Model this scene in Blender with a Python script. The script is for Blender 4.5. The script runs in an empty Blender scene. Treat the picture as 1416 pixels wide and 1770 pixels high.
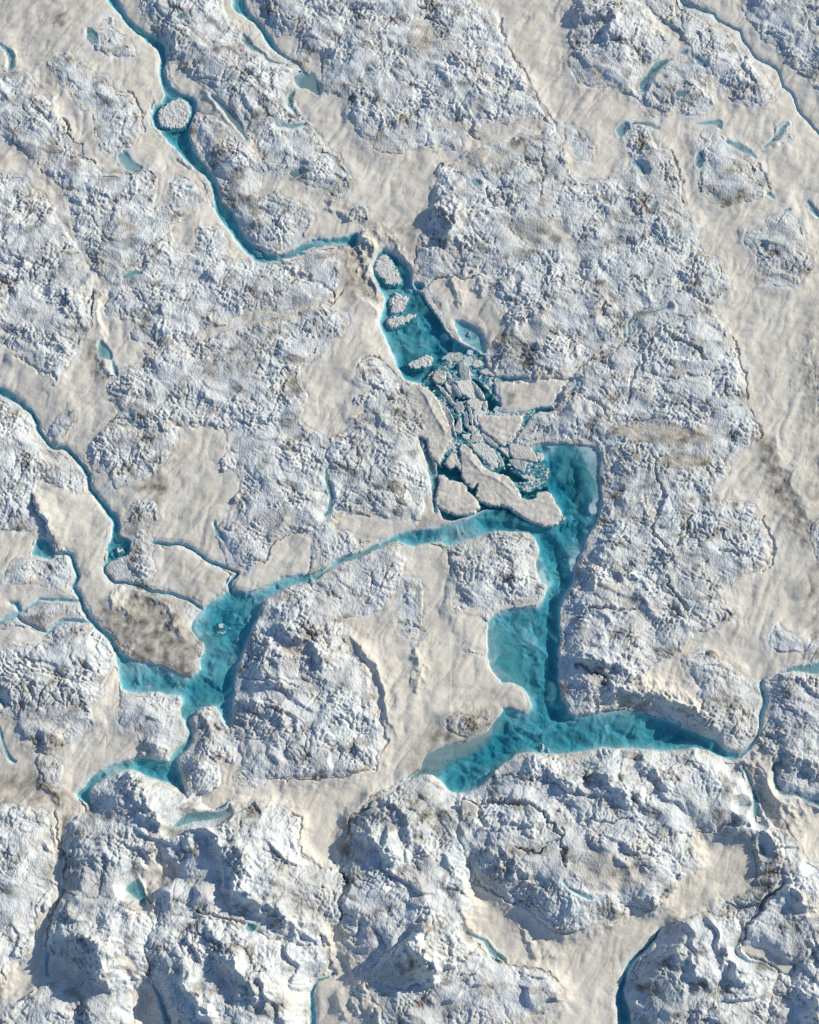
import bpy, math, time
import numpy as np
T0 = time.time()
# ------------------------------------------------------------------ camera, light, exposure
SC = bpy.context.scene
COL = SC.collection
S = 0.28                       # metres on the ground per photo pixel at the picture centre
PW, PH = 1416.0, 1770.0
TILT = math.radians(20.0)
HALF = math.radians(17.5)
TH = math.tan(HALF)
DIST = PH * S / 2 / TH
cam = bpy.data.cameras.new('camera')
cam.sensor_fit = 'VERTICAL'
cam.angle = 2 * HALF
cam.clip_start = 1.0
cam.clip_end = 20000.0
camo = bpy.data.objects.new('camera', cam)
COL.objects.link(camo)
camo.location = (0, -DIST * math.sin(TILT), DIST * math.cos(TILT))
camo.rotation_euler = (TILT, 0, 0)
SC.camera = camo

SUN_AZ = math.radians(24.0)    # counter-clockwise from +X (picture right)
SUN_EL = math.radians(27.0)
world = bpy.data.worlds.new('World')
SC.world = world
world.use_nodes = True
wn = world.node_tree
bgn = wn.nodes['Background']
sky = wn.nodes.new('ShaderNodeTexSky')
sky.sky_type = 'NISHITA'
sky.sun_disc = False
sky.sun_elevation = SUN_EL
sky.sun_rotation = math.pi / 2 - SUN_AZ
sky.dust_density = .3
sky.ozone_density = 3.2
wn.links.new(sky.outputs[0], bgn.inputs[0])
bgn.inputs[1].default_value = 0.115
sl = bpy.data.lights.new('sun', 'SUN')
sl.energy = 4.9
sl.angle = math.radians(0.53)
sl.color = (1.0, 0.91, 0.74)
so = bpy.data.objects.new('sun', sl)
COL.objects.link(so)
so.rotation_euler = (math.pi / 2 - SUN_EL, 0, SUN_AZ + math.pi / 2)
SC.view_settings.view_transform = 'Standard'
SC.view_settings.look = 'None'
SC.view_settings.exposure = -0.03
SC.view_settings.gamma = 1.0
SC.view_settings.use_curve_mapping = False
SC.cycles.use_denoising = False
SC.cycles.max_bounces = 6
SC.cycles.diffuse_bounces = 3
SC.cycles.transparent_max_bounces = 8

# ------------------------------------------------------------------ numeric helpers
def to_ground(px, py):
    """photo pixel -> metres on the plane z = 0"""
    cx = (px - PW / 2) / (PH / 2) * TH
    cy = (PH / 2 - py) / (PH / 2) * TH
    c, s = math.cos(TILT), math.sin(TILT)
    dy = cy * c + s
    dz = cy * s - c
    t = camo.location.z / -dz
    return cx * t, camo.location.y + dy * t

def pts(s):
    return np.array([[float(v) for v in p.split(',')] for p in s.split()])

def crop(x0, y0, f, s):
    """points read in an enlarged crop of the survey picture"""
    return pts(s) / f + np.array([x0, y0])

def chaikin(P, n=1):
    for _ in range(n):
        Q = np.roll(P, -1, 0)
        P = np.stack([P * .75 + Q * .25, P * .25 + Q * .75], 1).reshape(-1, 2)
    return P

def sd_poly(x, y, P):
    """signed distance to a polygon, positive inside"""
    d2 = np.full(x.shape, 1e12)
    ins = np.zeros(x.shape, bool)
    n = len(P)
    for i in range(n):
        ax, ay = P[i]
        bx, by = P[(i + 1) % n]
        ex, ey = bx - ax, by - ay
        L = ex * ex + ey * ey
        if L < 1e-9:
            continue
        wx, wy = x - ax, y - ay
        t = np.clip((wx * ex + wy * ey) / L, 0, 1)
        dx, dy = wx - ex * t, wy - ey * t
        np.minimum(d2, dx * dx + dy * dy, out=d2)
        if ay != by:
            c = (ay > y) != (by > y)
            ins ^= c & (x < ex * (y - ay) / ey + ax)
    d = np.sqrt(d2)
    return np.where(ins, d, -d)

def sd_line(x, y, P):
    """P rows: x, y, width; positive inside the ribbon"""
    out = np.full(x.shape, -1e6)
    if len(P) == 1:
        return P[0, 2] / 2 - np.hypot(x - P[0, 0], y - P[0, 1])
    for i in range(len(P) - 1):
        ax, ay, wa = P[i]
        bx, by, wb = P[i + 1]
        ex, ey = bx - ax, by - ay
        L = ex * ex + ey * ey + 1e-9
        wx, wy = x - ax, y - ay
        t = np.clip((wx * ex + wy * ey) / L, 0, 1)
        d = np.hypot(wx - ex * t, wy - ey * t)
        np.maximum(out, (wa + (wb - wa) * t) / 2 - d, out=out)
    return out

def signed_line(x, y, P):
    """(distance, side) to an open polyline; side > 0 on its right-hand side in picture axes (y down)"""
    d2 = np.full(x.shape, 1e12)
    sg = np.zeros(x.shape)
    tt = np.zeros(x.shape)
    n = len(P) - 1
    for i in range(n):
        ax, ay = P[i][:2]
        bx, by = P[i + 1][:2]
        ex, ey = bx - ax, by - ay
        L = ex * ex + ey * ey + 1e-9
        wx, wy = x - ax, y - ay
        t = np.clip((wx * ex + wy * ey) / L, 0, 1)
        q = (wx - ex * t) ** 2 + (wy - ey * t) ** 2
        m = q < d2
        d2 = np.where(m, q, d2)
        sg = np.where(m, np.sign(ex * wy - ey * wx), sg)
        tt = np.where(m, (i + t) / n, tt)
    return np.sqrt(d2), sg, tt

def smooth(a, b, x):
    t = np.clip((x - a) / (b - a), 0, 1)
    return t * t * (3 - 2 * t)

_rng = np.random.default_rng(7)
_PERM = _rng.permutation(4096).astype(np.int32)
_ANG = _rng.random(4096) * 2 * np.pi
_GX, _GY = np.cos(_ANG).astype(np.float32), np.sin(_ANG).astype(np.float32)
_V1, _V2, _V3 = [_rng.random(4096).astype(np.float32) for _ in range(3)]

def _hash(ix, iy, seed):
    return _PERM[(_PERM[(ix + seed * 131) & 4095] + iy * 17 + seed * 57) & 4095]

def noise(x, y, seed=0):
    x = np.asarray(x, np.float32)
    y = np.asarray(y, np.float32)
    fx, fy = np.floor(x), np.floor(y)
    ix, iy = fx.astype(np.int32), fy.astype(np.int32)
    x, y = x - fx, y - fy
    u = x * x * x * (x * (x * 6 - 15) + 10)
    v = y * y * y * (y * (y * 6 - 15) + 10)
    def g(dx, dy):
        h = _hash(ix + dx, iy + dy, seed)
        return _GX[h] * (x - dx) + _GY[h] * (y - dy)
    a, b, c, d = g(0, 0), g(1, 0), g(0, 1), g(1, 1)
    r = a + u * (b - a)
    return (r + v * (c + u * (d - c) - r)) * 1.5

def fbm(x, y, seed, n=4, gain=.5):
    out, a, f = 0, 1.0, 1.0
    for i in range(n):
        out = out + a * noise(x * f + i * 7.3, y * f - i * 3.1, seed + i)
        a *= gain
        f *= 2.03
    return out

def facets(x, y, seed, jit=.9):
    """cells with a random tilt each: (height of the tilted chip, distance to the cell's border)"""
    ix, iy = np.floor(x).astype(np.int32), np.floor(y).astype(np.int32)
    f1 = np.full(x.shape, 9.0, np.float32)
    f2 = np.full(x.shape, 9.0, np.float32)
    h = np.zeros(x.shape, np.float32)
    for dy in (-1, 0, 1):
        for dx in (-1, 0, 1):
            k = _hash(ix + dx, iy + dy, seed)
            qx = x - (ix + dx + .5 + (_V1[k] - .5) * jit)
            qy = y - (iy + dy + .5 + (_V2[k] - .5) * jit)
            d = np.hypot(qx, qy)
            t = qx * _GX[k] + qy * _GY[k] + (_V3[k] - .5) * .6
            m = d < f1
            f2 = np.where(m, f1, np.minimum(f2, d))
            h = np.where(m, t, h)
            f1 = np.where(m, d, f1)
    return h, f2 - f1

# ------------------------------------------------------------------ the survey: water
# streams and pools that share the lowest level: (object, label, greatest depth m, shore width px, shapes)
WATER = []
def water(name, label, depth, w, *shapes):
    WATER.append((name, label, depth, w, shapes))
def P(s): return ('p', pts(s))
def L(s): return ('l', pts(s))

water('meltwater_pool', 'largest turquoise meltwater pool with a bent channel beside the tall rough ice hill', 3.6, 13,
  P('940,766 982,767 1025,771 1039,783 1034,807 1039,836 1037,884 1030,909 1012,932 1005,960 995,982 991,1008 977,1028 968,1053 967,1080 968,1106 964,1135 966,1191 979,1219 988,1239 1011,1236 1039,1228 1067,1226 1112,1231 1143,1239 1174,1253 1214,1270 1242,1284 1255,1300 1272,1300 1287,1294 1307,1272 1312,1255 1309,1231 1317,1214 1313,1193 1312,1177 1319,1177 1321,1197 1326,1211 1319,1236 1315,1262 1305,1284 1289,1302 1267,1316 1253,1313 1236,1304 1219,1296 1200,1290 1185,1296 1157,1300 1123,1297 1087,1293 1053,1293 1016,1297 977,1304 943,1304 909,1300 884,1310 858,1330 838,1349 824,1361 796,1376 776,1366 764,1354 742,1336 722,1340 708,1348 706,1345 724,1333 732,1310 742,1299 785,1284 841,1270 853,1248 867,1234 869,1220 898,1228 909,1231 918,1222 913,1203 898,1186 881,1181 867,1183 862,1172 847,1157 841,1129 841,1081 850,1064 875,1053 909,1050 932,1045 943,1025 946,1011 932,1005 926,977 932,949 923,929 909,920 884,919 858,918 841,923 821,932 790,940 773,946 762,936 728,940 712,946 697,940 683,934 661,946 627,963 584,977 570,982 558,994 548,1003 537,1004 535,994 548,992 568,977 584,964 621,956 655,940 681,926 706,918 726,915 750,916 785,903 813,895 841,879 853,875 881,880 898,893 920,901 946,906 962,904 975,900 968,880 949,855 935,842 915,865 900,845 860,800 845,760 870,745 882,768 900,775 925,772'))
water('meltwater_pool', 'turquoise meltwater pool at left below the dark dirty snow promontory', 3.0, 12,
  P('350,1050 372,1034 395,1019 435,1025 469,1008 486,999 531,992 540,996 538,1008 525,1011 497,1016 474,1028 455,1042 449,1064 443,1075 421,1126 409,1163 404,1208 401,1264 387,1248 375,1225 367,1219 350,1224 339,1231 331,1245 336,1262 328,1290 311,1307 304,1322 294,1322 291,1316 299,1299 322,1276 325,1262 311,1231 314,1204 294,1203 266,1195 237,1200 212,1195 206,1174 202,1146 198,1126 199,1118 220,1135 243,1145 271,1147 299,1160 325,1170 345,1164 345,1140 355,1115 339,1104 330,1085 335,1065'))
water('meltwater_pool', 'crescent of deep blue water curving round a shaded ice mound', 3.4, 7,
  P('291,1316 274,1316 254,1308 226,1311 186,1324 158,1341 141,1364 130,1376 141,1383 155,1390 164,1399 156,1378 158,1361 181,1347 209,1332 234,1330 268,1347 299,1358 314,1369 322,1374 319,1355 310,1330 306,1313 300,1310'))
water('meltwater_pool', 'blue pool with rough white floes and a cloudy bottom above the broken slabs', 3.4, 10,
  ('p', crop(600, 400, 5.446, '310,195 350,165 440,200 520,290 600,370 610,460 640,540 720,600 800,710 880,830 960,950 1010,1030 1080,1075 1180,1100 1240,1110 1240,1180 1150,1250 1150,1500 560,1430 500,1330 440,1200 380,1060 320,930 295,860 330,760 350,700 340,610 300,540 250,440 235,340 260,270')),
  ('p', crop(600, 400, 5.446, '620,470 700,490 735,520 700,560 640,540')))
water('meltwater_pool', 'pale blue triangular pool behind a thin ice wall', 1.5, 9,
  ('p', crop(600, 400, 5.446, '1000,845 1050,830 1150,870 1220,930 1300,990 1310,1080 1310,1150 1250,1150 1180,1085 1090,1050 1040,990')))
water('meltwater_pool', 'dark blue water in the gaps between the broken ice slabs', 4.6, 4,
  P('738,655 762,630 800,612 838,612 842,640 870,652 900,655 900,659 868,660 850,664 868,700 857,712 880,715 905,712 925,704 955,705 955,712 926,712 912,730 897,752 884,770 900,790 930,800 955,815 945,842 960,870 975,900 962,908 946,911 920,905 898,899 881,886 850,878 815,890 780,903 765,895 757,870 748,850 757,805 740,790 727,770 722,755 735,752 740,735 728,700 712,672'))
water('meltwater_stream', 'long blue stream from the upper left corner bending to a foaming end', 2.9, 6,
  P('165,-60 181,0 203,23 226,51 254,71 278,93 275,136 287,175 263,186 261,209 282,234 308,263 336,291 359,311 369,333 370,362 381,381 409,415 426,440 446,456 463,455 497,447 531,438 553,426 584,421 604,422 608,432 620,424 620,404 601,408 576,414 545,412 525,421 497,438 474,443 435,423 418,401 406,372 384,353 379,319 353,285 331,254 326,226 336,203 343,184 331,167 299,158 287,133 288,85 271,65 246,54 220,31 202,0 190,-60'))
water('meltwater_stream', 'second blue stream at the top edge that fades out in grey slush', 2.4, 6,
  P('385,-60 401,0 404,17 429,34 447,51 455,68 469,85 483,95 508,109 531,135 536,136 517,113 494,97 481,88 471,68 449,42 426,17 425,0 412,-60'))
water('meltwater_stream', 'threadlike dark stream winding down the upper right snow', 1.5, 3,
  L('1180,-60,4 1178,2,6 1183,8,9 1197,12,7 1211,19,7 1231,24,4 1242,37,4.5 1262,47,4.5 1279,56,4 1286,73,3.6 1301,96,4 1315,106,3.6 1338,117,4 1349,133,4 1352,150,3.6 1369,164,4 1378,189,3.6 1395,210,4 1416,233,4 1480,300,4'))
water('meltwater_stream', 'narrow dark blue stream cutting through snow from the left edge', 2.9, 4,
  L('-60,655,14 0,677,16 17,684,14 34,697,11 54,714,9 64,732,9 68,745,9 82,765,9 93,775,9 116,776,9 127,788,9 141,805,10 154,823,10 156,844,10 167,861,10 181,875,12 198,895,15 202,912,14'),
  P('193,905 209,903 203,929 226,934 226,957 209,964 186,974 181,994 177,988 186,968 186,946 192,932'))
water('meltwater_stream', 'lower left blue stream running along the dirty snow slab into the pool', 2.4, 4,
  L('97,958,6 113,956,8 124,960,9 131,982,9 136,997,9 125,1014,9 138,1033,9 144,1053,9 158,1073,10 175,1090,11 192,1106,13 200,1122,15'),
  P('68,929 82,932 93,946 97,960 90,968 71,964 54,960 56,949'))
water('meltwater_stream', 'pale forked stream joining the lower left stream from the left edge', 1.2, 4,
  L('-60,1085,8 0,1076,8 25,1064,11 37,1056,7 50,1048,5 68,1038,6 102,1038,8 138,1040,6'),
  L('31,1066,8 40,1076,6 56,1084,6 82,1094,6 96,1081,6 113,1073,7 156,1074,7'), L('18,1044,6 28,1045,12 34,1056,8'))
water('meltwater_stream', 'thin shaded stream running between snow banks to the left pool', 2.4, 3,
  L('263,937,5 280,941,7 308,940,6 339,953,6 364,973,6 400,985,6 412,992,5 402,1003,6 398,1014,9 400,1026,9'))
water('meltwater_stream', 'thin stream thread below the small rough ice patch at left', 1.8, 3,
  L('180,990,6 195,1008,8 212,1009,6 240,1012,6 260,1022,8 297,1027,6 325,1038,6 350,1056,6'))
water('meltwater_stream', 'deep blue stream leaving at the bottom edge beside bright snow', 3.4, 7,
  P('1136,1607 1126,1627 1101,1647 1078,1672 1070,1703 1065,1720 1067,1770 1060,1840 1100,1840 1093,1770 1087,1740 1078,1718 1082,1688 1092,1668 1112,1647 1131,1629 1139,1608'))
water('meltwater_stream', 'blue stream at the bottom edge left of a rounded snow bank', 2.2, 5,
  L('576,1682,3 562,1690,4 548,1699,6 540,1715,11 541,1740,14 541,1770,16 538,1850,18'))

water('meltwater_stream', 'long shallow green channel left of the long ridged snow slab', 1.3, 6,
  L('727,760,8 736,783,13 746,812,16 751,838,14 750,862,9 752,885,7'))
# ponds perched in the ice and snow at their own level: (label, depth, shapes)
PONDS = []
def pond(label, depth, *shapes):
    PONDS.append((label, depth, shapes))
pond('small teal pond under a shaded channel at left centre', 1.9, P('168,599 175,589 186,601 196,613 198,628 184,627 171,623'), L('197,630,7 200,642,8 203,653,4'))
pond('crescent teal pond round a grey striped ice mound, upper right', 1.8, P('1135,107 1160,107 1143,121 1123,138 1116,161 1111,167 1102,153 1112,136 1123,121'))
pond('tiny teal pond north of the crescent pond, upper right', 1.2, P('1169,95 1180,90 1189,92 1185,102 1175,100'))
pond('thin pale water between two ice mounds, upper right', 1.0, L('1195,100,7 1205,112,9 1216,118,8'))
pond('grey green puddle on top of the striped ice mound', .9, P('1163,165 1175,161 1188,167 1177,176 1167,173'))
pond('teal pond at the head of a narrow ice mound in the upper right snow', 1.5, P('1061,224 1076,214 1088,220 1080,230 1073,241 1066,236'))
pond('pale puddle stretched along the head of the narrow ice mound', .8, L('1092,218,5 1103,217,6 1118,220,6 1137,226,8'))
pond('pale teal puddle on the top edge of a smooth ice rise, right', .9, P('1193,218 1210,214 1235,210 1249,213 1247,232 1240,222 1215,221'))
pond('pale teal streak through snow right of the smooth ice rise', .9, L('1256,250,6 1275,257,11 1293,267,11 1304,277,6'))
pond('pale blue streak by a small ice fin in the right snow', .9, L('1318,258,5 1330,250,7 1340,243,8 1349,230,8 1358,218,6'))
pond('pale water on the left flank of the smooth ice rise, right', .8, P('1201,270 1212,266 1217,282 1206,298 1200,290'))
pond('pale pool between two ice mounds in the upper right', .9, L('1095,285,8 1106,295,11 1112,303,6'))
pond('small dark pond at the tip of a crack line, upper right', 1.0, L('1328,338,8 1336,345,8'))
pond('slim teal pond near the right edge of the upper snow', 1.3, L('1394,351,6 1404,364,11 1414,376,7'))
pond('tiny teal pond above the isolated right ice mound', 1.0, L('1354,368,6 1363,365,8'))
pond('thin teal pool under the snow bank beside the second stream', 1.4, L('423,62,6 429,74,12 438,86,10 455,96,4 466,108,6 490,111,3'))
pond('grey blue slush pool where the second stream ends', .9, P('505,133 525,124 534,138 536,121 548,136 556,158 552,171 536,155 519,156 508,147'))
pond('small blue notch pools below the slush pool', 1.2, L('509,160,4 504,170,10 501,184,8 515,205,4'))
pond('pale thread pool across snow left of the upper middle hill', .8, L('478,220,4 500,222,9 520,219,7 536,221,4'))
pond('olive water in the shadowed gully of the upper left', 1.1, L('366,170,5 380,185,8 397,203,10 412,222,12 428,243,5'))
pond('small olive pool at the end of the shadowed gully', .9, P('495,302 508,297 522,294 521,308 506,311'))
pond('curved shaded water at the upper left edge', 1.5, L('-20,70,5 2,80,6 13,88,10 20,102,11 19,118,9'))
pond('pale ice pond at the left end of a small rough patch, top left', .8, P('150,55 160,50 170,62 172,82 160,82 150,68'))
pond('pale olive pond between ice lobes, upper left', .9, P('203,272 214,264 222,268 232,282 250,291 240,302 220,300 208,284'))
pond('tiny bright pond on a small ice mound, upper left', 1.2, L('323,326,5 329,327,7'))
pond('grey teal puddle on the ice between the two upper streams', .8, P('303,38 322,30 327,37 312,45'))
pond('teal pond under an arched ice band, left', 1.3, L('216,486,6 230,481,11 243,477,6'))
pond('green grey pool column in the ice of the centre left', .9, L('565,815,6 568,835,9 574,860,8 570,885,10 562,893,6'))
pond('pale blue pool at the left tip of a rough ice hill', .9, L('371,908,6 376,922,9 386,936,7'))
pond('deep teal pocket in the shade of the bottom left hills', 2.2, P('216,1538 228,1526 240,1520 248,1530 257,1560 252,1570 240,1556 225,1547'))
pond('slim pale pool along the lower left snow strip', 1.0, L('85,1650,4 83,1665,8 84,1688,6'))
pond('round deep blue pothole in the bottom hills', 2.6, L('437,1609,15 440,1609,15'))
pond('pale thread of water down the bottom left snow tongue', 1.0, L('266,1702,5 279,1725,8 289,1760,8 297,1810,8'))
pond('pale teal pool at the foot of a rippled snow tongue, bottom', 1.4, L('806,1614,4 820,1620,6 838,1627,7 850,1645,11 860,1657,14 868,1660,6'))
pond('thin pale pool around a smooth patch on the big dome', .8, L('972,1530,6 982,1543,5 1000,1553,5 1016,1557,9'))
pond('teal pool with a tail between ice mounds, lower left', 1.9, P('322,1411 336,1407 379,1408 392,1403 398,1392 402,1394 396,1408 384,1416 370,1423 331,1426 305,1434 294,1443 308,1424'))
pond('bright blue pool at the right edge', 1.6, P('1346,1163 1369,1155 1389,1152 1416,1145 1470,1135 1470,1170 1416,1164 1406,1168 1383,1163'))
pond('green channel along the snow tongue at lower right', 1.4, L('1284,1330,5 1296,1361,8 1303,1380,7 1304,1403,11 1308,1420,10'), L('1276,1396,6 1292,1394,6'), L('1313,1464,7 1318,1477,10'))
pond('pale moat under the ice mound at the right edge', 1.1, L('1334,1322,5 1335,1350,8 1346,1373,8 1370,1375,7 1395,1385,7 1416,1396,6'))
pond('narrow moat round a grey snow slab, bottom right', 1.3, L('1275,1626,4 1264,1640,5 1268,1652,5 1290,1664,5 1315,1672,4 1332,1682,4'))
pond('olive trickle in the ice of the right hill', .8, L('1154,536,4 1123,545,5 1094,549,6 1085,567,6 1087,583,4'))
pond('pale puddle on the upper middle ice', .7, P('812,318 825,315 832,322 828,331 815,330'))
pond('small blue hollow pond in the upper right ice', 1.3, L('1130,361,9 1133,359,8'))
pond('thin blue stream at the lower left edge', 1.6, L('-40,1200,8 0,1210,9 8,1219,8'), L('-40,1240,6 0,1259,7 8,1290,7 18,1313,8 26,1318,6'))

# ------------------------------------------------------------------ the survey: rough ice
# (kind, label, height px, roughness, outline)
ICE = []
def hill(label, H, R, s): ICE.append(('ice_hill', label, H, R, pts(s)))
def mound(label, H, R, s): ICE.append(('ice_mound', label, H, R, pts(s)))
mound('small rough ice patch with a pale pond in the top left snow', 3, .8, '152,52 170,55 178,30 196,30 200,48 222,58 226,75 236,96 222,104 200,98 182,98 165,88 150,72')
hill('long rough ice rise in the top left snow beside the blue stream', 5, .8, '92,92 118,92 130,108 148,112 160,128 190,138 205,160 228,168 240,180 250,208 248,225 236,240 232,256 215,262 205,280 185,275 170,258 165,235 162,205 150,195 135,180 118,165 105,150 85,138 78,120')
hill('ridged ice hill at the upper left edge with a dark crevasse', 8, 1.1, '-140,110 12,119 48,128 68,152 92,172 94,212 120,235 142,258 168,290 160,300 150,318 125,328 108,332 95,312 85,300 70,295 55,265 25,255 10,232 -140,222')
hill('rough ice hill left of the stream bend, wrapped by a snow strip', 7, 1.0, '108,350 125,338 160,322 200,308 240,302 262,290 275,312 272,335 255,360 262,368 280,362 300,370 297,395 300,410 275,425 272,440 255,460 220,465 190,475 175,478 160,470 150,440 140,420 125,390 112,370')
mound('small ice mound with a tiny bright pond beside the blue stream', 4, .8, '300,318 310,303 325,303 338,322 352,335 357,350 350,362 330,368 305,362 288,350 290,335')
mound('small rounded ice mound at the lower bend of the long stream', 4, .8, '335,405 345,398 380,395 388,405 400,425 402,440 392,455 370,455 350,450 338,440')
hill('wide bumpy ice hill at the left edge above the brown snow fan', 9, 1.15, '-140,305 10,302 40,308 60,325 78,345 95,365 103,378 108,400 118,410 130,420 142,435 150,465 160,478 168,495 165,520 170,540 168,560 160,580 150,590 135,600 130,615 110,640 105,655 95,675 85,665 90,640 75,630 55,615 30,617 0,605 -140,590')
hill('bumpy ice hill south of the foaming stream bend', 7, 1.0, '190,480 225,470 255,465 275,440 300,430 335,445 365,458 400,452 425,445 446,462 468,465 470,490 478,505 472,518 480,535 478,548 420,545 410,560 370,570 355,560 350,580 330,590 310,600 300,610 275,620 260,615 240,598 225,590 235,560 205,555 185,545 190,520 186,500')
mound('pair of smooth sided ice humps below the foaming stream', 7, .8, '470,462 480,455 510,455 560,440 580,445 588,465 590,490 578,505 575,515 550,530 520,542 495,548 480,535 474,518 480,505 472,490')
hill('broad low ice hill in the left centre between snow patches', 6, 1.0, '370,590 410,590 440,575 470,568 500,558 540,530 565,520 590,535 600,560 598,585 580,590 558,605 545,625 510,630 515,650 525,670 533,690 530,710 515,725 490,732 470,732 455,737 430,733 400,742 375,745 350,740 320,735 312,730 300,738 260,743 230,735 205,720 205,700 180,690 180,655 195,645 230,635 260,630 290,618 320,605 345,590')
hill('streaky grey ice hill above the narrow left stream', 7, 1.1, '153,765 180,735 200,722 230,738 260,748 300,742 312,742 312,765 305,780 280,795 278,810 265,825 240,838 215,845 195,845 190,825 165,822 155,805')
mound('small dark ribbed ice mound standing in brown snow at the left stream', 5, 1.1, '95,720 110,715 130,712 136,725 125,745 118,765 105,772 88,765 82,748 90,735')
hill('bright ice hill at the left edge below the narrow stream', 8, 1.1, '-140,690 0,692 25,697 48,716 58,738 72,764 85,780 110,786 130,802 138,815 135,835 140,855 130,860 110,850 90,842 82,825 70,830 55,835 60,855 65,890 65,915 55,920 30,918 0,920 -140,920')
mound('crumpled ice patch beside the widened left stream', 5, 1.0, '205,915 225,890 238,866 262,865 278,890 278,905 262,922 260,935 265,960 265,985 250,1000 240,1008 215,1006 200,1004 186,990 192,980 228,962 232,935 210,928')
mound('grey rough ice patch below the small blue pool at left', 4, 1.0, '10,985 30,965 60,968 95,975 125,968 130,985 122,1005 116,1020 90,1010 60,1008 15,1010')
mound('ice island enclosed by two pale stream threads at left', 4, .9, '48,1052 70,1043 100,1046 135,1044 145,1060 148,1070 110,1068 95,1076 82,1088 55,1078 38,1068')
hill('large bright ice dome at the left edge below the forked stream', 10, 1.1, '-140,1130 5,1125 15,1115 50,1110 75,1105 100,1088 115,1080 150,1082 170,1098 186,1114 198,1135 196,1160 185,1180 180,1195 170,1220 155,1230 175,1250 150,1270 130,1285 100,1300 75,1300 55,1290 50,1270 30,1245 10,1225 -140,1205')
mound('ice mound between the left pool and the crescent pool', 9, 1.0, '210,1203 235,1205 265,1200 310,1208 308,1230 320,1255 320,1270 300,1295 288,1312 270,1308 255,1300 250,1285 240,1265 215,1258 200,1240 205,1220')
mound('ice mound running down into the left pool from below', 9, 1.0, '335,1240 345,1228 368,1222 378,1235 392,1262 412,1275 418,1295 415,1315 400,1325 385,1310 380,1340 385,1360 370,1370 345,1385 335,1376 326,1376 320,1345 312,1318 330,1295 337,1265')
hill('steep ice hill shaded on its left, wrapped by the crescent pool', 15, 1.25, '157,1378 165,1357 210,1337 235,1335 270,1350 300,1360 318,1378 320,1395 315,1412 300,1438 285,1452 275,1470 280,1495 265,1500 250,1510 225,1515 215,1540 190,1556 150,1552 120,1545 120,1500 118,1470 125,1440 128,1420 150,1405 160,1398')
hill('jagged ice hill of the bottom left with long blue shadows', 16, 1.3, '122,1550 150,1556 190,1560 216,1544 240,1562 250,1590 270,1602 260,1640 255,1665 260,1690 235,1700 230,1740 240,1900 140,1900 150,1740 150,1700 130,1670 105,1650 90,1650 88,1620 92,1600 110,1580 108,1560')
hill('rounded white ice hill at the left edge below the grey snow', 11, 1.1, '-140,1392 20,1392 50,1395 80,1405 97,1420 100,1450 100,1465 95,1500 88,1530 95,1555 90,1575 75,1585 60,1610 62,1630 50,1655 20,1665 15,1700 0,1720 -140,1730')
hill('rough ice slope in the bottom left corner', 9, 1.2, '-140,1775 20,1738 50,1724 80,1703 110,1702 146,1707 150,1740 138,1900 -140,1900')
hill('high ice massif of the bottom with stepped shaded faces', 15, 1.3, '285,1460 300,1448 330,1432 370,1428 388,1420 402,1398 440,1390 480,1391 500,1400 520,1425 515,1460 515,1470 540,1490 560,1505 580,1510 590,1510 596,1535 588,1560 590,1595 572,1605 565,1630 520,1638 430,1612 370,1592 300,1584 268,1598 276,1588 264,1575 268,1545 292,1530 305,1510 290,1480')
hill('bottom edge ice massif with a large blue shadow', 17, 1.3, '264,1602 300,1588 370,1596 430,1616 520,1642 565,1634 568,1680 545,1693 533,1715 530,1740 522,1900 305,1900 288,1740 268,1700 260,1660')
hill('ice massif of the bottom centre rising to a pyramid peak', 14, 1.25, '605,1420 620,1397 650,1382 690,1367 710,1352 740,1357 770,1364 795,1380 800,1400 792,1425 788,1450 798,1480 806,1520 810,1570 808,1590 800,1610 825,1640 760,1690 700,1712 645,1695 640,1680 668,1655 670,1635 655,1615 602,1586 594,1560 600,1530 592,1500 597,1470 602,1450')
hill('white ice slope at the bottom edge beneath the pyramid peak', 10, 1.1, '628,1702 650,1700 700,1716 762,1694 828,1645 848,1664 900,1674 935,1677 960,1690 980,1720 950,1750 900,1760 890,1900 640,1900 668,1760 650,1725')
mound('dirty streaked ice lump between the bottom snow tongue and the pyramid hill', 6, 1.0, '597,1590 620,1590 655,1618 668,1640 650,1660 630,1672 610,1655 597,1640 592,1610')
hill('biggest cracked ice dome south of the main channel', 15, 1.2, '800,1385 825,1367 842,1355 870,1328 905,1307 940,1309 980,1309 1020,1302 1060,1298 1090,1298 1130,1302 1160,1305 1190,1300 1205,1294 1222,1300 1245,1313 1265,1322 1280,1337 1288,1360 1280,1390 1298,1404 1302,1420 1312,1430 1305,1455 1290,1450 1250,1440 1200,1438 1195,1460 1210,1490 1190,1500 1170,1520 1150,1545 1140,1570 1120,1575 1100,1560 1080,1560 1075,1580 1050,1590 1020,1600 990,1610 970,1615 940,1600 910,1570 880,1565 860,1550 845,1540 820,1520 815,1500 800,1470 790,1440 795,1410')
hill('jagged ice hill right of the stream at the bottom edge', 14, 1.35, '1140,1620 1160,1597 1200,1587 1240,1580 1268,1592 1258,1630 1260,1652 1288,1670 1328,1688 1323,1720 1318,1760 1330,1900 1105,1900 1095,1750 1082,1720 1088,1685 1114,1652')
hill('smooth topped white ice hill at the lower right edge', 15, .9, '1300,1580 1325,1550 1345,1535 1380,1530 1560,1540 1560,1630 1400,1640 1375,1660 1345,1646 1315,1624 1285,1620 1280,1600')
hill('dark furrowed ice in the bottom right corner', 12, 1.4, '1340,1702 1378,1692 1395,1655 1420,1642 1560,1645 1560,1900 1335,1900 1322,1760 1327,1725')
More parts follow.
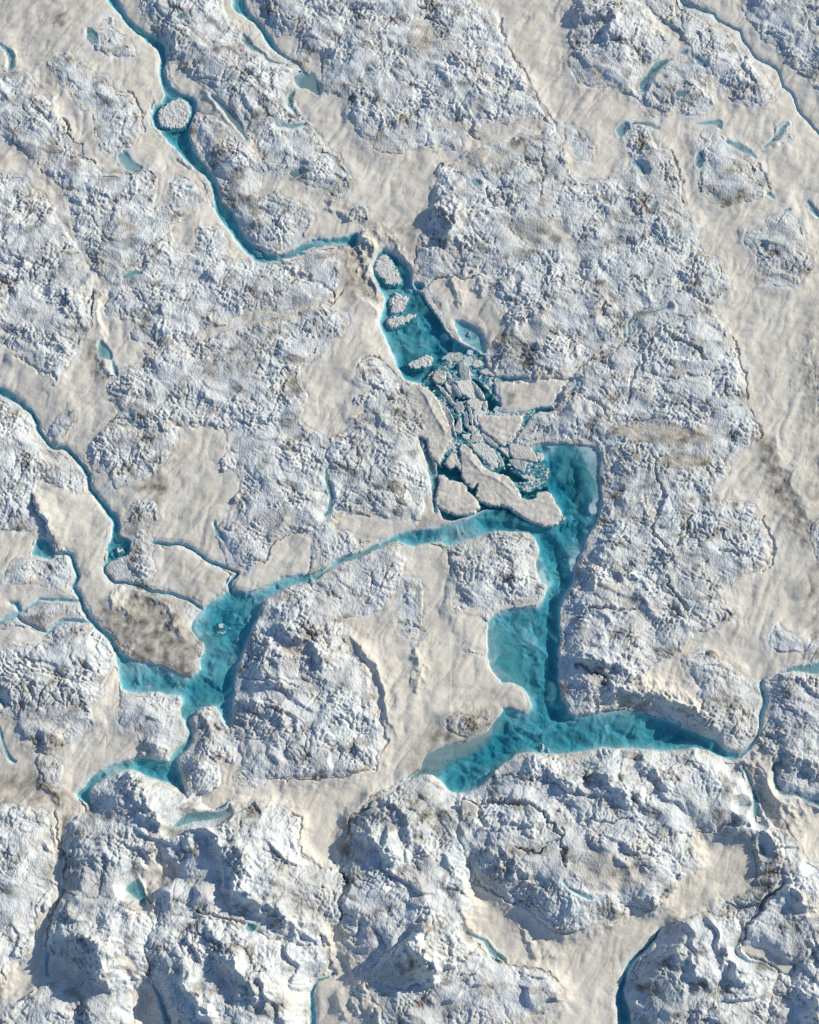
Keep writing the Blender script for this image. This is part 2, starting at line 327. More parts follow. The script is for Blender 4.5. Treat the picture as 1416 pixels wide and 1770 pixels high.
mound('dirty grey crumbled ice below the lower right snow tongue', 7, 1.3, '1322,1445 1330,1430 1350,1428 1375,1450 1385,1480 1400,1490 1380,1515 1350,1525 1335,1530 1310,1570 1280,1590 1245,1576 1225,1578 1262,1552 1300,1540 1310,1512 1308,1490 1325,1478')
hill('ice hill at the right edge beyond the slit channel', 10, 1.15, '1330,1172 1360,1168 1400,1174 1560,1174 1560,1410 1416,1388 1390,1376 1350,1371 1340,1358 1337,1330 1332,1300 1315,1283 1320,1262 1328,1228 1332,1208 1325,1185')
mound('slender white ice fin in the right snow above the bright pool', 6, .8, '1326,1120 1335,1085 1345,1080 1360,1098 1385,1105 1395,1118 1385,1130 1370,1122 1345,1128')
mound('grey rough ice scrap at the right edge above the bright pool', 3, 1.0, '1395,1110 1560,1100 1560,1135 1400,1148 1385,1137')
hill('speckled ice plateau right of the square end of the main pool', 5, 1.1, '1042,768 1060,745 1120,735 1200,735 1240,715 1290,714 1308,735 1302,765 1270,785 1250,805 1258,820 1235,850 1220,862 1190,885 1130,898 1100,902 1060,902 1040,900 1044,880 1046,840 1040,805')
hill('rounded ice hill bulging right into the beige snow', 9, 1.05, '1034,918 1060,906 1130,900 1190,890 1215,870 1290,870 1305,880 1312,905 1330,930 1330,955 1318,985 1290,1000 1262,1010 1240,1045 1200,1040 1150,1032 1120,998 1080,988 1030,988 1002,990 1004,975 1014,945')
hill('steep ledged ice hill falling to the vertical main channel', 10, 1.25, '1000,1003 1030,993 1085,993 1125,1003 1155,1038 1200,1043 1240,1048 1265,1055 1268,1070 1250,1082 1215,1095 1200,1100 1175,1130 1140,1150 1110,1175 1095,1185 1060,1196 1042,1207 1035,1224 990,1236 985,1222 972,1190 970,1140 975,1100 973,1055 983,1032')
hill('dirty rounded ice hill between the channel and the slit', 11, 1.0, '1168,1138 1195,1130 1215,1128 1245,1135 1265,1160 1290,1172 1306,1180 1310,1205 1303,1230 1306,1252 1298,1270 1275,1290 1255,1294 1235,1272 1208,1245 1206,1225 1202,1195 1185,1165')
hill('broad cracked ice hill right of the broken slabs', 9, 1.0, '902,745 922,718 950,702 1000,652 1040,618 1060,612 1090,592 1097,570 1130,550 1155,537 1162,514 1190,517 1230,542 1250,565 1260,600 1270,620 1285,655 1282,690 1265,705 1240,712 1200,730 1150,727 1080,722 1050,727 1038,755 1000,763 940,763 893,762')
hill('wide pale ice plateau of the upper centre', 9, .95, '714,480 722,440 725,410 745,375 755,330 775,290 850,255 900,240 950,235 975,250 985,280 985,310 1020,320 1060,312 1080,290 1100,300 1120,270 1145,265 1160,280 1172,310 1175,340 1180,370 1205,385 1205,400 1180,405 1145,425 1060,430 960,445 900,460 830,476 780,478 740,486')
hill('grooved grey ice slope above the broken slabs', 7, 1.1, '834,482 900,463 960,448 1060,434 1145,430 1200,448 1240,450 1255,470 1258,510 1230,525 1190,505 1150,500 1130,510 1100,520 1080,560 1075,590 1050,605 1010,625 980,648 960,652 905,650 870,648 850,640 846,612 850,590 870,580 880,560 860,540 850,520 837,500')
hill('great rough ice hill at the top crossed by pale straight veins', 9, 1.1, '428,-140 432,10 455,38 478,68 492,60 520,60 525,70 515,90 555,95 560,120 558,155 590,160 605,195 615,230 640,260 660,270 700,265 735,250 750,222 790,220 810,232 850,225 900,215 930,205 955,222 940,190 925,165 905,130 890,110 875,85 860,50 840,20 810,-10 800,-140')
mound('small wrinkled ice mound below the great top hill', 5, 1.0, '735,242 755,226 780,224 800,240 800,255 785,262 760,265 745,258')
hill('rough ice hill between the two upper streams', 9, 1.15, '245,20 240,-140 375,-140 388,0 380,35 400,38 418,45 425,70 440,95 462,108 488,112 498,130 505,150 498,175 475,200 470,215 440,225 425,230 405,205 385,180 365,160 350,142 335,125 310,115 295,95 288,70 264,52 254,40')
hill('grey ice rise ending the shadowed gully, upper left', 6, 1.0, '435,245 445,222 475,222 510,235 540,232 545,255 570,268 590,275 605,305 610,330 595,345 575,340 550,325 525,318 520,300 495,300 480,298 465,290 450,270')
hill('ice ridge between the long stream and the shadowed gully', 8, 1.05, '337,207 346,197 360,200 375,215 400,225 425,250 440,265 455,285 460,295 440,300 430,330 400,345 390,340 382,315 357,285 337,255 331,228')
mound('bright ice mound on the inside of the lower stream bend', 7, 1.0, '392,348 402,360 430,350 450,352 462,345 478,330 485,335 490,350 520,352 540,360 545,375 540,390 528,405 520,415 495,433 475,438 440,420 428,405 418,385 408,368')
mound('tiny ice cluster above the snow bridge', 4, 1.2, '603,375 615,362 630,362 640,375 635,390 620,393 606,388')
hill('steep ice hill at the top right of the beige snow valley', 11, 1.1, '985,-140 990,20 1002,28 995,60 990,75 990,100 978,115 990,130 1000,148 1020,155 1045,150 1075,160 1098,170 1100,150 1112,130 1130,108 1155,85 1155,75 1130,55 1125,30 1105,20 1080,-10 1075,-140')
mound('slim ice tongue at the top edge, right of the steep hill', 5, 1.1, '1098,-140 1105,0 1125,18 1145,40 1170,62 1176,70 1172,40 1168,10 1172,-140')
hill('ice hill under the head of the threadlike stream', 7, 1.1, '1182,25 1208,27 1230,35 1240,55 1260,62 1282,95 1308,112 1323,140 1335,165 1335,180 1320,190 1295,188 1275,185 1255,165 1240,148 1222,140 1222,125 1204,100 1188,85 1184,70 1177,45')
mound('grey striped ice mound inside the crescent pond', 8, 1.2, '1140,125 1158,112 1180,112 1200,120 1212,135 1220,155 1232,175 1235,190 1220,200 1180,200 1145,198 1130,185 1118,165 1125,145')
mound('narrow ice ripple below the crescent pond', 3, .9, '1100,180 1120,190 1140,205 1140,216 1125,213 1110,200')
mound('narrow feathered ice mound with a teal pond at its head', 5, 1.1, '1080,225 1095,222 1115,222 1125,240 1128,262 1118,278 1105,275 1090,265 1083,250')
hill('smooth ice rise with dark streaks in the right snow', 6, .75, '1200,255 1205,235 1225,225 1250,215 1252,240 1258,255 1280,262 1300,278 1312,300 1325,325 1325,345 1300,350 1270,355 1240,365 1215,345 1205,320 1200,300 1208,280')
hill('isolated ice hill in the beige snow at the right edge', 7, 1.0, '1280,415 1310,395 1325,378 1350,368 1370,372 1385,395 1395,420 1395,440 1410,460 1412,472 1390,475 1382,495 1350,498 1310,490 1308,465 1310,445 1290,435')
mound('little ice fin beside the threadlike stream', 3, .7, '1335,228 1350,215 1370,225 1368,240 1355,250 1335,252')
hill('rippled ice hill in the top right corner', 8, 1.2, '1270,-140 1290,20 1310,50 1318,70 1340,75 1343,100 1360,115 1385,130 1400,150 1416,162 1560,210 1560,-140')
mound('flat pale ice patch in the beige snow valley', 2, .5, '975,222 985,218 1000,222 1010,232 1022,245 1030,265 1025,285 1010,290 990,285 985,265 975,262 978,240')
hill('square white ice block hill inside the bend of the main channel', 9, 1.05, '775,950 800,938 840,923 880,921 910,925 926,945 928,975 928,1002 941,1010 943,1025 930,1041 905,1046 870,1050 845,1060 800,1068 780,1068 780,1030 785,990 780,970')
mound('spotted ice patch in the snow inside the channel bend', 4, 1.1, '690,1005 700,1000 730,1000 735,1040 725,1075 728,1100 710,1110 690,1090 685,1060 695,1035')
hill('ice rise along the south bank of the middle channel', 6, .9, '552,1010 570,992 600,983 640,968 665,957 690,960 700,975 680,985 700,1005 685,1030 675,1050 655,1060 600,1075 595,1060 570,1030 545,1016')
mound('thin white ice bank on the north side of the middle channel', 4, .9, '560,935 540,920 528,926 550,913 580,916 610,922 640,935 650,932 600,952 580,960 560,975 548,984 535,982 545,970 552,955')
hill('rough ice hill north of the smooth grey snow slab', 7, 1.05, '378,930 388,907 400,897 430,870 460,850 490,848 525,855 550,870 560,890 580,890 590,900 578,920 550,913 520,922 480,932 465,947 450,977 430,983 415,985 402,965 388,945')
hill('low ice ridge in the centre left with a pale pool behind', 5, 1.0, '380,795 395,790 430,795 460,785 500,778 535,760 555,755 560,770 562,800 555,830 540,840 528,858 500,850 495,835 460,825 420,815 390,820 382,808')
mound('low ice patch on the north side of a slush strip, centre left', 4, .9, '390,770 400,747 430,738 470,737 500,735 530,735 530,755 490,770 440,778 400,782')
hill('rounded ice hill left of the long green channel', 7, 1.0, '565,770 575,760 600,745 620,735 602,726 608,720 640,722 680,726 700,737 715,747 720,765 733,785 735,815 725,825 700,830 690,850 675,855 695,860 700,880 690,897 650,895 620,885 600,880 585,865 580,845 590,830 585,810 570,795')
mound('crested ice mound in the snow left of the blue pool', 6, 1.1, '612,650 618,628 640,620 660,625 675,640 685,660 700,680 705,700 710,715 690,722 650,718 608,716 610,705 615,690 640,680 645,670 625,665')
hill('big oval ice hill between the left pool and the gully', 11, 1.15, '458,1050 477,1037 500,1024 530,1020 560,1032 590,1060 585,1090 600,1115 625,1140 640,1165 640,1185 650,1210 655,1250 662,1280 662,1310 648,1328 600,1345 550,1350 505,1352 470,1338 460,1330 430,1335 420,1310 415,1285 406,1265 409,1210 414,1165 428,1120 448,1080')
mound('small ice hump under the big oval ice hill', 3, 1.0, '405,1345 430,1339 458,1341 460,1355 440,1362 410,1360 400,1352')
mound('white ice boulder mound in brown snow by the silty bay', 6, .9, '760,1245 775,1235 800,1238 830,1240 845,1240 848,1252 838,1265 815,1272 780,1268 765,1258')
mound('tiny crumbled ice patch on the shore snow', 2, 1.0, '795,1118 810,1116 838,1125 835,1135 815,1136 805,1130')
mound('pale ice lobe at the right edge in the beige snow', 4, .7, '1400,915 1412,905 1560,900 1560,985 1416,975 1405,955')
mound('dirty ice lump left of the grey snow at lower left', 5, 1.1, '65,1305 95,1305 112,1330 110,1350 100,1368 80,1350 68,1330')
mound('thin ice rim at the right edge below the beige snow', 3, 1.0, '1404,640 1412,630 1440,640 1440,740 1410,735 1413,690')

# ridges: crest line, height px, reach on the shaded side, reach on the sunny side
RIDGES = [
 ('1325,755 1372,850 1408,960', 5, 36, 70), ('1398,560 1405,640 1412,740', 4, 30, 50), ('225,1015 285,1050 330,1110', 5, 14, 24), ('610,415 632,460 655,530', 6, 8, 14), ('622,398 650,440 662,480', 6, 8, 12),
 ('560,350 590,365 625,388', 4, 9, 20), ('640,385 690,430 714,476', 5, 12, 20), ('780,482 795,500 800,540', 4, 9, 16), ('812,484 830,500 838,525', 4, 8, 14), ('190,1020 215,1050 240,1085', 4, 12, 20), ('1290,1300 1318,1350 1390,1440', 8, 22, 30), ('1312,1290 1345,1360 1416,1420', 5, 14, 24),
 ('620,1690 645,1750 660,1800', 8, 22, 40), ('590,1620 610,1680 628,1760', 5, 12, 24), ('170,600 182,640 190,670', 4, 14, 24), ('60,1340 100,1370 118,1430', 4, 14, 26), ('430,1110 470,1170 480,1200', 6, 16, 40), ('880,1590 920,1640 960,1660', 4, 12, 26), ('720,1100 726,1160 718,1210', 4, 12, 20),
 ('1036,1200 1070,1193 1120,1197 1170,1216 1215,1243 1252,1290', 13, 21, 40), ('975,1040 990,1020 1003,1000', 5, 12, 30),
 ('210,1335 245,1362 270,1402 276,1445', 15, 26, 50), ('690,1632 730,1658 768,1692', 26, 34, 70),
 ('395,1545 450,1556 530,1618', 15, 26, 60), ('365,1652 402,1640 422,1690 480,1756', 17, 30, 60),
 ('300,1450 350,1440 420,1482 446,1522', 14, 22, 50), ('150,1618 178,1640 190,1682 202,1725', 16, 26, 50),
 ('478,1112 530,1112 560,1138 572,1172', 10, 20, 45), ('895,1325 950,1338 1000,1382', 12, 24, 60),
 ('1005,1328 1060,1368 1095,1402', 13, 26, 70), ('660,1395 700,1420 722,1470', 8, 18, 40),
 ('1335,1540 1375,1548 1402,1582', 12, 22, 60), ('1345,1322 1390,1312 1412,1352', 11, 22, 50),
 ('742,380 786,378 772,440', 12, 24, 40), ('985,1060 1040,1050 1100,1072', 6, 10, 30),
 ('980,1146 1050,1150 1100,1178', 8, 12, 35), ('1000,1018 1060,988 1112,1006', 7, 10, 30),
 ('1088,1318 1130,1342 1162,1372', 8, 14, 40), ('118,535 134,528 130,565', 7, 12, 30),
 ('620,1440 660,1470 690,1500', 8, 16, 40), ('740,1450 790,1520 800,1580', 6, 12, 30),
 ('1150,1640 1190,1660 1220,1720', 10, 18, 40), ('1230,1690 1250,1650 1290,1700', 8, 14, 40),
 ('1365,1700 1400,1740 1410,1790', 10, 16, 40), ('20,1460 -10,1440 10,1480', 6, 14, 30),
 ('430,1090 480,1080 520,1100', 5, 10, 30), ('420,1185 480,1190 560,1205', 5, 10, 30), ('420,1215 470,1230 500,1260', 6, 12, 30),
 ('255,1288 285,1296 300,1312', 6, 12, 20), ('990,60 1010,30 1060,40 1050,90', 7, 14, 40), ('280,60 310,70 300,100', 7, 12, 30),
 ('120,1500 180,1480 215,1500', 6, 12, 30), ('310,1700 350,1720 380,1770', 8, 14, 30), ('1180,140 1200,160 1215,185', 4, 8, 20),
 ('1120,110 1110,80 1150,60', 4, 8, 20), ('860,1430 905,1425 930,1450', 7, 12, 30), ('850,1480 890,1500 910,1540', 7, 12, 30),
]
# cracks: line with widths, depth px
CRACKS = [
 ('95,1408,2 103,1440,4 104,1465,4 118,1480,3 117,1530,4 105,1552,5 95,1570,3 88,1600,4 85,1640,4', 4), ('1087,584,4 1075,600,4 1040,614,5 1010,632,4 985,655,4 955,702,5', 3), ('600,1440,3 612,1415,4 640,1390,4 680,1368,4 710,1348,3', 4),
 ('620,628,3 650,622,4 672,640,4 690,665,4 705,690,4 712,720,4 724,748,5', 3), ('505,1405,3 520,1425,3 513,1465,4 535,1490,4 570,1510,4', 3), ('868,40,3 866,78,4 885,100,3 905,135,3 930,180,3 955,222,3', 2.5), ('1258,590,2 1275,620,3 1285,650,3 1284,690,3', 2.5),
 ('1296,712,3 1312,738,3 1306,765,2', 2.5), ('1316,900,2 1333,930,3 1332,960,3 1318,990,2', 2.5), ('660,1240,3 664,1290,3 650,1330,3 590,1346,3 520,1352,3 470,1340,2', 2.5), ('1120,150,2 1090,170,2', 2), ('1157,265,2 1176,310,3 1172,345,3 1180,372,2', 2.5), ('1305,290,2 1325,325,3 1330,345,2', 2.5),
 ('400,985,3 430,982,3 450,975,4 465,950,4 480,935,4 518,924,3', 3), ('205,160,2 235,172,3 250,200,3 245,230,2', 2), ('510,548,3 560,528,4 590,508,3', 3), ('300,735,2 345,742,3 352,730,2', 2), ('30,618,2 60,632,3 95,658,3', 2), ('820,1520,3 850,1548,3 890,1570,2', 2.5), ('1075,1580,2 1050,1590,3 1085,1565,3 1120,1575,3 1150,1545,2', 2),
 ('830,1640,3 848,1662,4 900,1674,4 940,1680,3 965,1696,3', 3), ('735,500,3 760,486,4 800,478,4 835,480,3', 3), ('860,652,4 890,658,5 940,660,4 990,652,3', 3),
 ('1143,573,3 1180,593,5 1200,610,3 1216,626,3', 4), ('826,1398,6 860,1391,4 905,1395,5 935,1407,4', 6),
 ('935,1407,3 962,1450,5 977,1505,3', 5), ('888,1473,3 930,1477,4 955,1460,3 972,1440,2', 4), ('800,1340,0 900,1345,2 960,1365,4 990,1385,2', 3),
 ('478,460,4 500,475,5 530,485,5 555,495,4 577,510,4', 5), ('996,1157,5 1020,1168,6 1046,1175,4', 6),
 ('1020,1055,3 1060,1058,4 1100,1053,3', 5), ('593,1496,4 598,1535,5 588,1565,5 592,1594,4', 6), ('562,1628,4 570,1655,5 577,1682,5', 6),
 ('107,216,6 122,238,8 138,262,7 152,277,8 168,288,4', 7), ('1128,900,2 1124,925,4 1150,945,4 1165,948,2', 4),
 ('1135,815,3 1140,860,4 1128,905,2', 3), ('1193,893,2 1180,925,4 1172,945,2', 3), ('440,1605,3 400,1595,3 350,1583,3', 4), ('1240,920,2 1280,960,3 1265,965,2', 3),
 ('1240,955,2 1272,962,3 1320,970,1', 3), ('1150,1000,2 1165,1035,4 1190,1060,3', 3), ('1150,660,2 1200,655,3 1240,650,1', 2),
 ('1090,700,2 1088,660,3 1110,620,2', 3), ('1050,730,2 1030,700,3 1010,690,2', 3), ('840,340,2 850,362,4 885,362,3 900,350,1', 4),
 ('936,250,2 940,300,2 932,350,2', 2), ('800,210,2 815,235,4 830,240,1', 4), ('866,50,3 866,85,4 874,88,2', 4), ('1260,1437,2 1290,1430,3 1165,1447,3 1130,1455,1', 2),
 ('1065,1330,3 1070,1365,3 1080,1372,1', 3), ('400,1170,1 440,1175,3 520,1190,2', 3), ('30,1130,1 60,1150,3 110,1165,2', 3), ('60,1160,1 120,1175,4 150,1165,1', 3),
 ('1270,1640,0 1290,1600,6 1320,1560,7 1340,1535,4', 6), ('110,1550,0 90,1530,3 70,1570,2 60,1610,2', 2), ('1000,1430,1 1040,1425,3 1090,1420,1', 3),
 ('1030,1225,3 1060,1226,4 1110,1229,5 1150,1240,4 1175,1252,3', 4), ('757,800,3 775,770,4 790,748,3', 5), ('870,650,2 905,657,4 950,660,3 1000,655,2', 2),
]
# pale straight veins standing slightly proud of the ice
VEINS = ['405,198,2 430,172,3 492,114,2', '772,58,2 808,38,2 842,20,2', '768,142,2 800,118,3 838,96,2', '808,222,2 850,190,3 862,180,2', '652,42,2 700,8,2',
         '521,1246,2 530,1230,3 541,1212,2', '660,130,2 720,95,2', '752,268,2 785,228,2', '770,180,2 850,148,2', '945,1575,2 948,1560,2 958,1545,2', '1010,1480,1 1030,1440,2', '1085,640,2 1087,690,2', '318,90,2 400,74,2', '0,205,4 45,170,4', '195,212,2 230,178,2']
# dirt and silt: shape, strength (grey brown cryoconite lying in the snow and ice)
DIRT = [
 (P('165,1040 190,1050 215,1060 240,1010 270,1020 300,1050 320,1085 350,1110 345,1165 320,1168 270,1145 225,1130 190,1100'), .5, 14),
 (P('235,1100 265,1088 300,1098 305,1125 285,1142 250,1140 225,1122'), .85, 8), (P('215,1050 245,1045 260,1075 240,1090 215,1080'), .45, 12),
 (L('1312,760,12 1330,800,26 1350,850,36 1375,900,34 1395,935,16'), .5, 16), (L('1400,560,20 1408,640,30 1412,740,30 1420,900,40'), .3, 26), (L('1405,990,20 1395,1060,30 1410,1100,20'), .35, 20),
 (P('588,430 604,424 630,440 650,480 662,520 640,515 610,520 590,505 600,480'), .45, 12), (P('270,815 282,808 290,850 284,875 275,880 265,850 230,855 250,840'), .5, 10),
 (P('-60,1340 60,1330 105,1370 112,1400 80,1400 40,1390 -60,1395'), .42, 18), (P('700,1330 735,1270 760,1240 800,1230 850,1225 865,1235 845,1265 790,1285 745,1300 720,1340'), .42, 18),
 (L('98,37,18 108,38,20'), .75, 5), (L('1060,820,60 1085,885,50'), .22, 26), (L('1200,1290,10 1240,1210,40'), .22, 20), (L('1270,1010,10 1180,1020,60'), .15, 26), (L('250,760,50 280,800,40'), .2, 20), (L('400,620,60 460,600,50'), .14, 24), (L('150,1640,20 120,1500,30'), .2, 20), (L('420,1600,40 500,1560,60'), .16, 24), (L('120,90,20 60,180,50'), .2, 24), (L('122,35,5 123,36,6'), .5, 3), (P('1050,745 1100,738 1200,742 1230,760 1190,775 1120,770 1075,765'), .35, 10), (P('1130,800 1160,788 1240,798 1220,808 1160,815'), .4, 8),
 (L('560,60,8 570,75,20 600,65,8'), .2, 10), (L('700,405,30 725,450,20'), .25, 16), (L('160,600,14 168,630,24 175,655,18'), .4, 10), (L('110,1370,10 116,1420,14 108,1480,10'), .4, 8),
 (L('420,310,10 400,345,16 440,350,10 390,355,8'), .35, 8), (L('500,300,8 530,315,8 600,360,14 640,390,20 690,420,24'), .3, 12), (P('500,185 490,150 510,175 480,200 470,190'), .3, 14),
 (L('590,1470,18 598,1440,18 606,1410,8'), .35, 12), (L('430,230,14 480,190,30'), .3, 20), (L('1340,1490,30 1300,1560,30'), .35, 20), (L('1280,1200,40 1270,1250,30'), .25, 24),
 (L('740,1390,50 760,1430,40'), .35, 24), (L('640,1400,40 690,1430,40'), .2, 26), (L('1060,380,8 1090,365,20 1120,350,8'), .2, 12), (L('830,1205,30 870,1200,14'), .25, 14),
 (L('1290,1330,20 1310,1370,30 1360,1440,40'), .22, 16), (L('440,345,20 520,330,10'), .15, 14), (L('800,580,20 900,610,50'), .25, 30), (L('1060,560,24 1100,545,24'), .35, 14), (L('890,690,20 910,680,20'), .3, 14), (L('690,690,30 725,720,26'), .28, 14),
 (L('330,1045,10 320,990,40 370,1000,30'), .22, 20), (L('20,1290,20 60,1330,30'), .2, 20), (L('720,210,20 700,230,24'), .3, 18), (L('850,215,8 880,222,24'), .2, 14), (L('1000,400,40 930,410,60'), .14, 20),
 (L('195,300,4 210,300,6 235,305,3'), .8, 4), (L('30,20,60 150,-10,60 160,5,30'), .15, 30), (L('1000,60,40 1010,130,30'), .16, 30), (L('1245,350,10 1290,345,10 1270,335,10'), .4, 10), (L('1150,380,6 1160,395,14'), .4, 8),
]
SMOOTH = [P('985,1510 1010,1490 1025,1470 1050,1480 1065,1500 1110,1515 1115,1525 1090,1535 1070,1548 1040,1550 1015,1548 1000,1530'), P('1050,745 1100,736 1200,740 1235,760 1190,778 1120,772 1075,765'),
 P('1125,800 1160,788 1240,796 1225,808 1160,816'), P('880,400 930,380 980,395 990,430 940,440 900,425'), P('1010,1245 1040,1235 1140,1225 1100,1200 1060,1200'), P('760,275 860,262 930,258 830,300 800,305'), P('630,50 660,45 650,70'),
 P('905,560 960,540 950,590 900,600'), P('1270,270 1300,290 1280,310'), P('1345,1550 1400,1540 1420,1600 1370,1600'), P('190,1660 240,1650 250,1690 230,1690'), P('690,1640 765,1690 700,1700 640,1700'), P('380,1660 420,1680 400,1700 370,1690'), P('478,1116 530,1116 560,1150 490,1140'), P('510,540 560,520 590,530 560,545 420,575 415,560 470,552'), P('720,30 760,60 740,110 700,90')]
# steps in the snow: line with the high ground on its right-hand side walking along it, height px, reach on the high side
STEPS = [('690,1290 668,1235 660,1190 645,1150 615,1115 585,1092', 10, 40), ('104,950 85,915 68,880 58,850', 11, 40), ('425,245 390,208 360,172 345,150', 4, 24),
         ('165,500 175,510 172,535 178,580 190,605', 5, 24), ('98,1420 100,1455 102,1475', -4, 20), ('1276,1490 1262,1455 1255,1440', 0, 1), ('1305,1390 1290,1350 1284,1325', -3, 18), ('1340,1400 1320,1340 1300,1300', 6, 18), ('1380,1470 1350,1415 1330,1370', 5, 20),
         ('630,1770 612,1730 600,1700', -6, 26), ('600,1770 590,1740 575,1700', 5, 20), ('660,560 640,525 600,515', -4, 18), ('670,470 640,430 620,410', 4, 16), ('620,500 605,460 598,430', -4, 14), ('105,355 120,390 130,420', 2, 12), ('20,80 28,100 24,120', 4, 20), ('95,175 98,195 98,215', 3, 14), ('720,1120 728,1150 715,1220', 2, 20)]


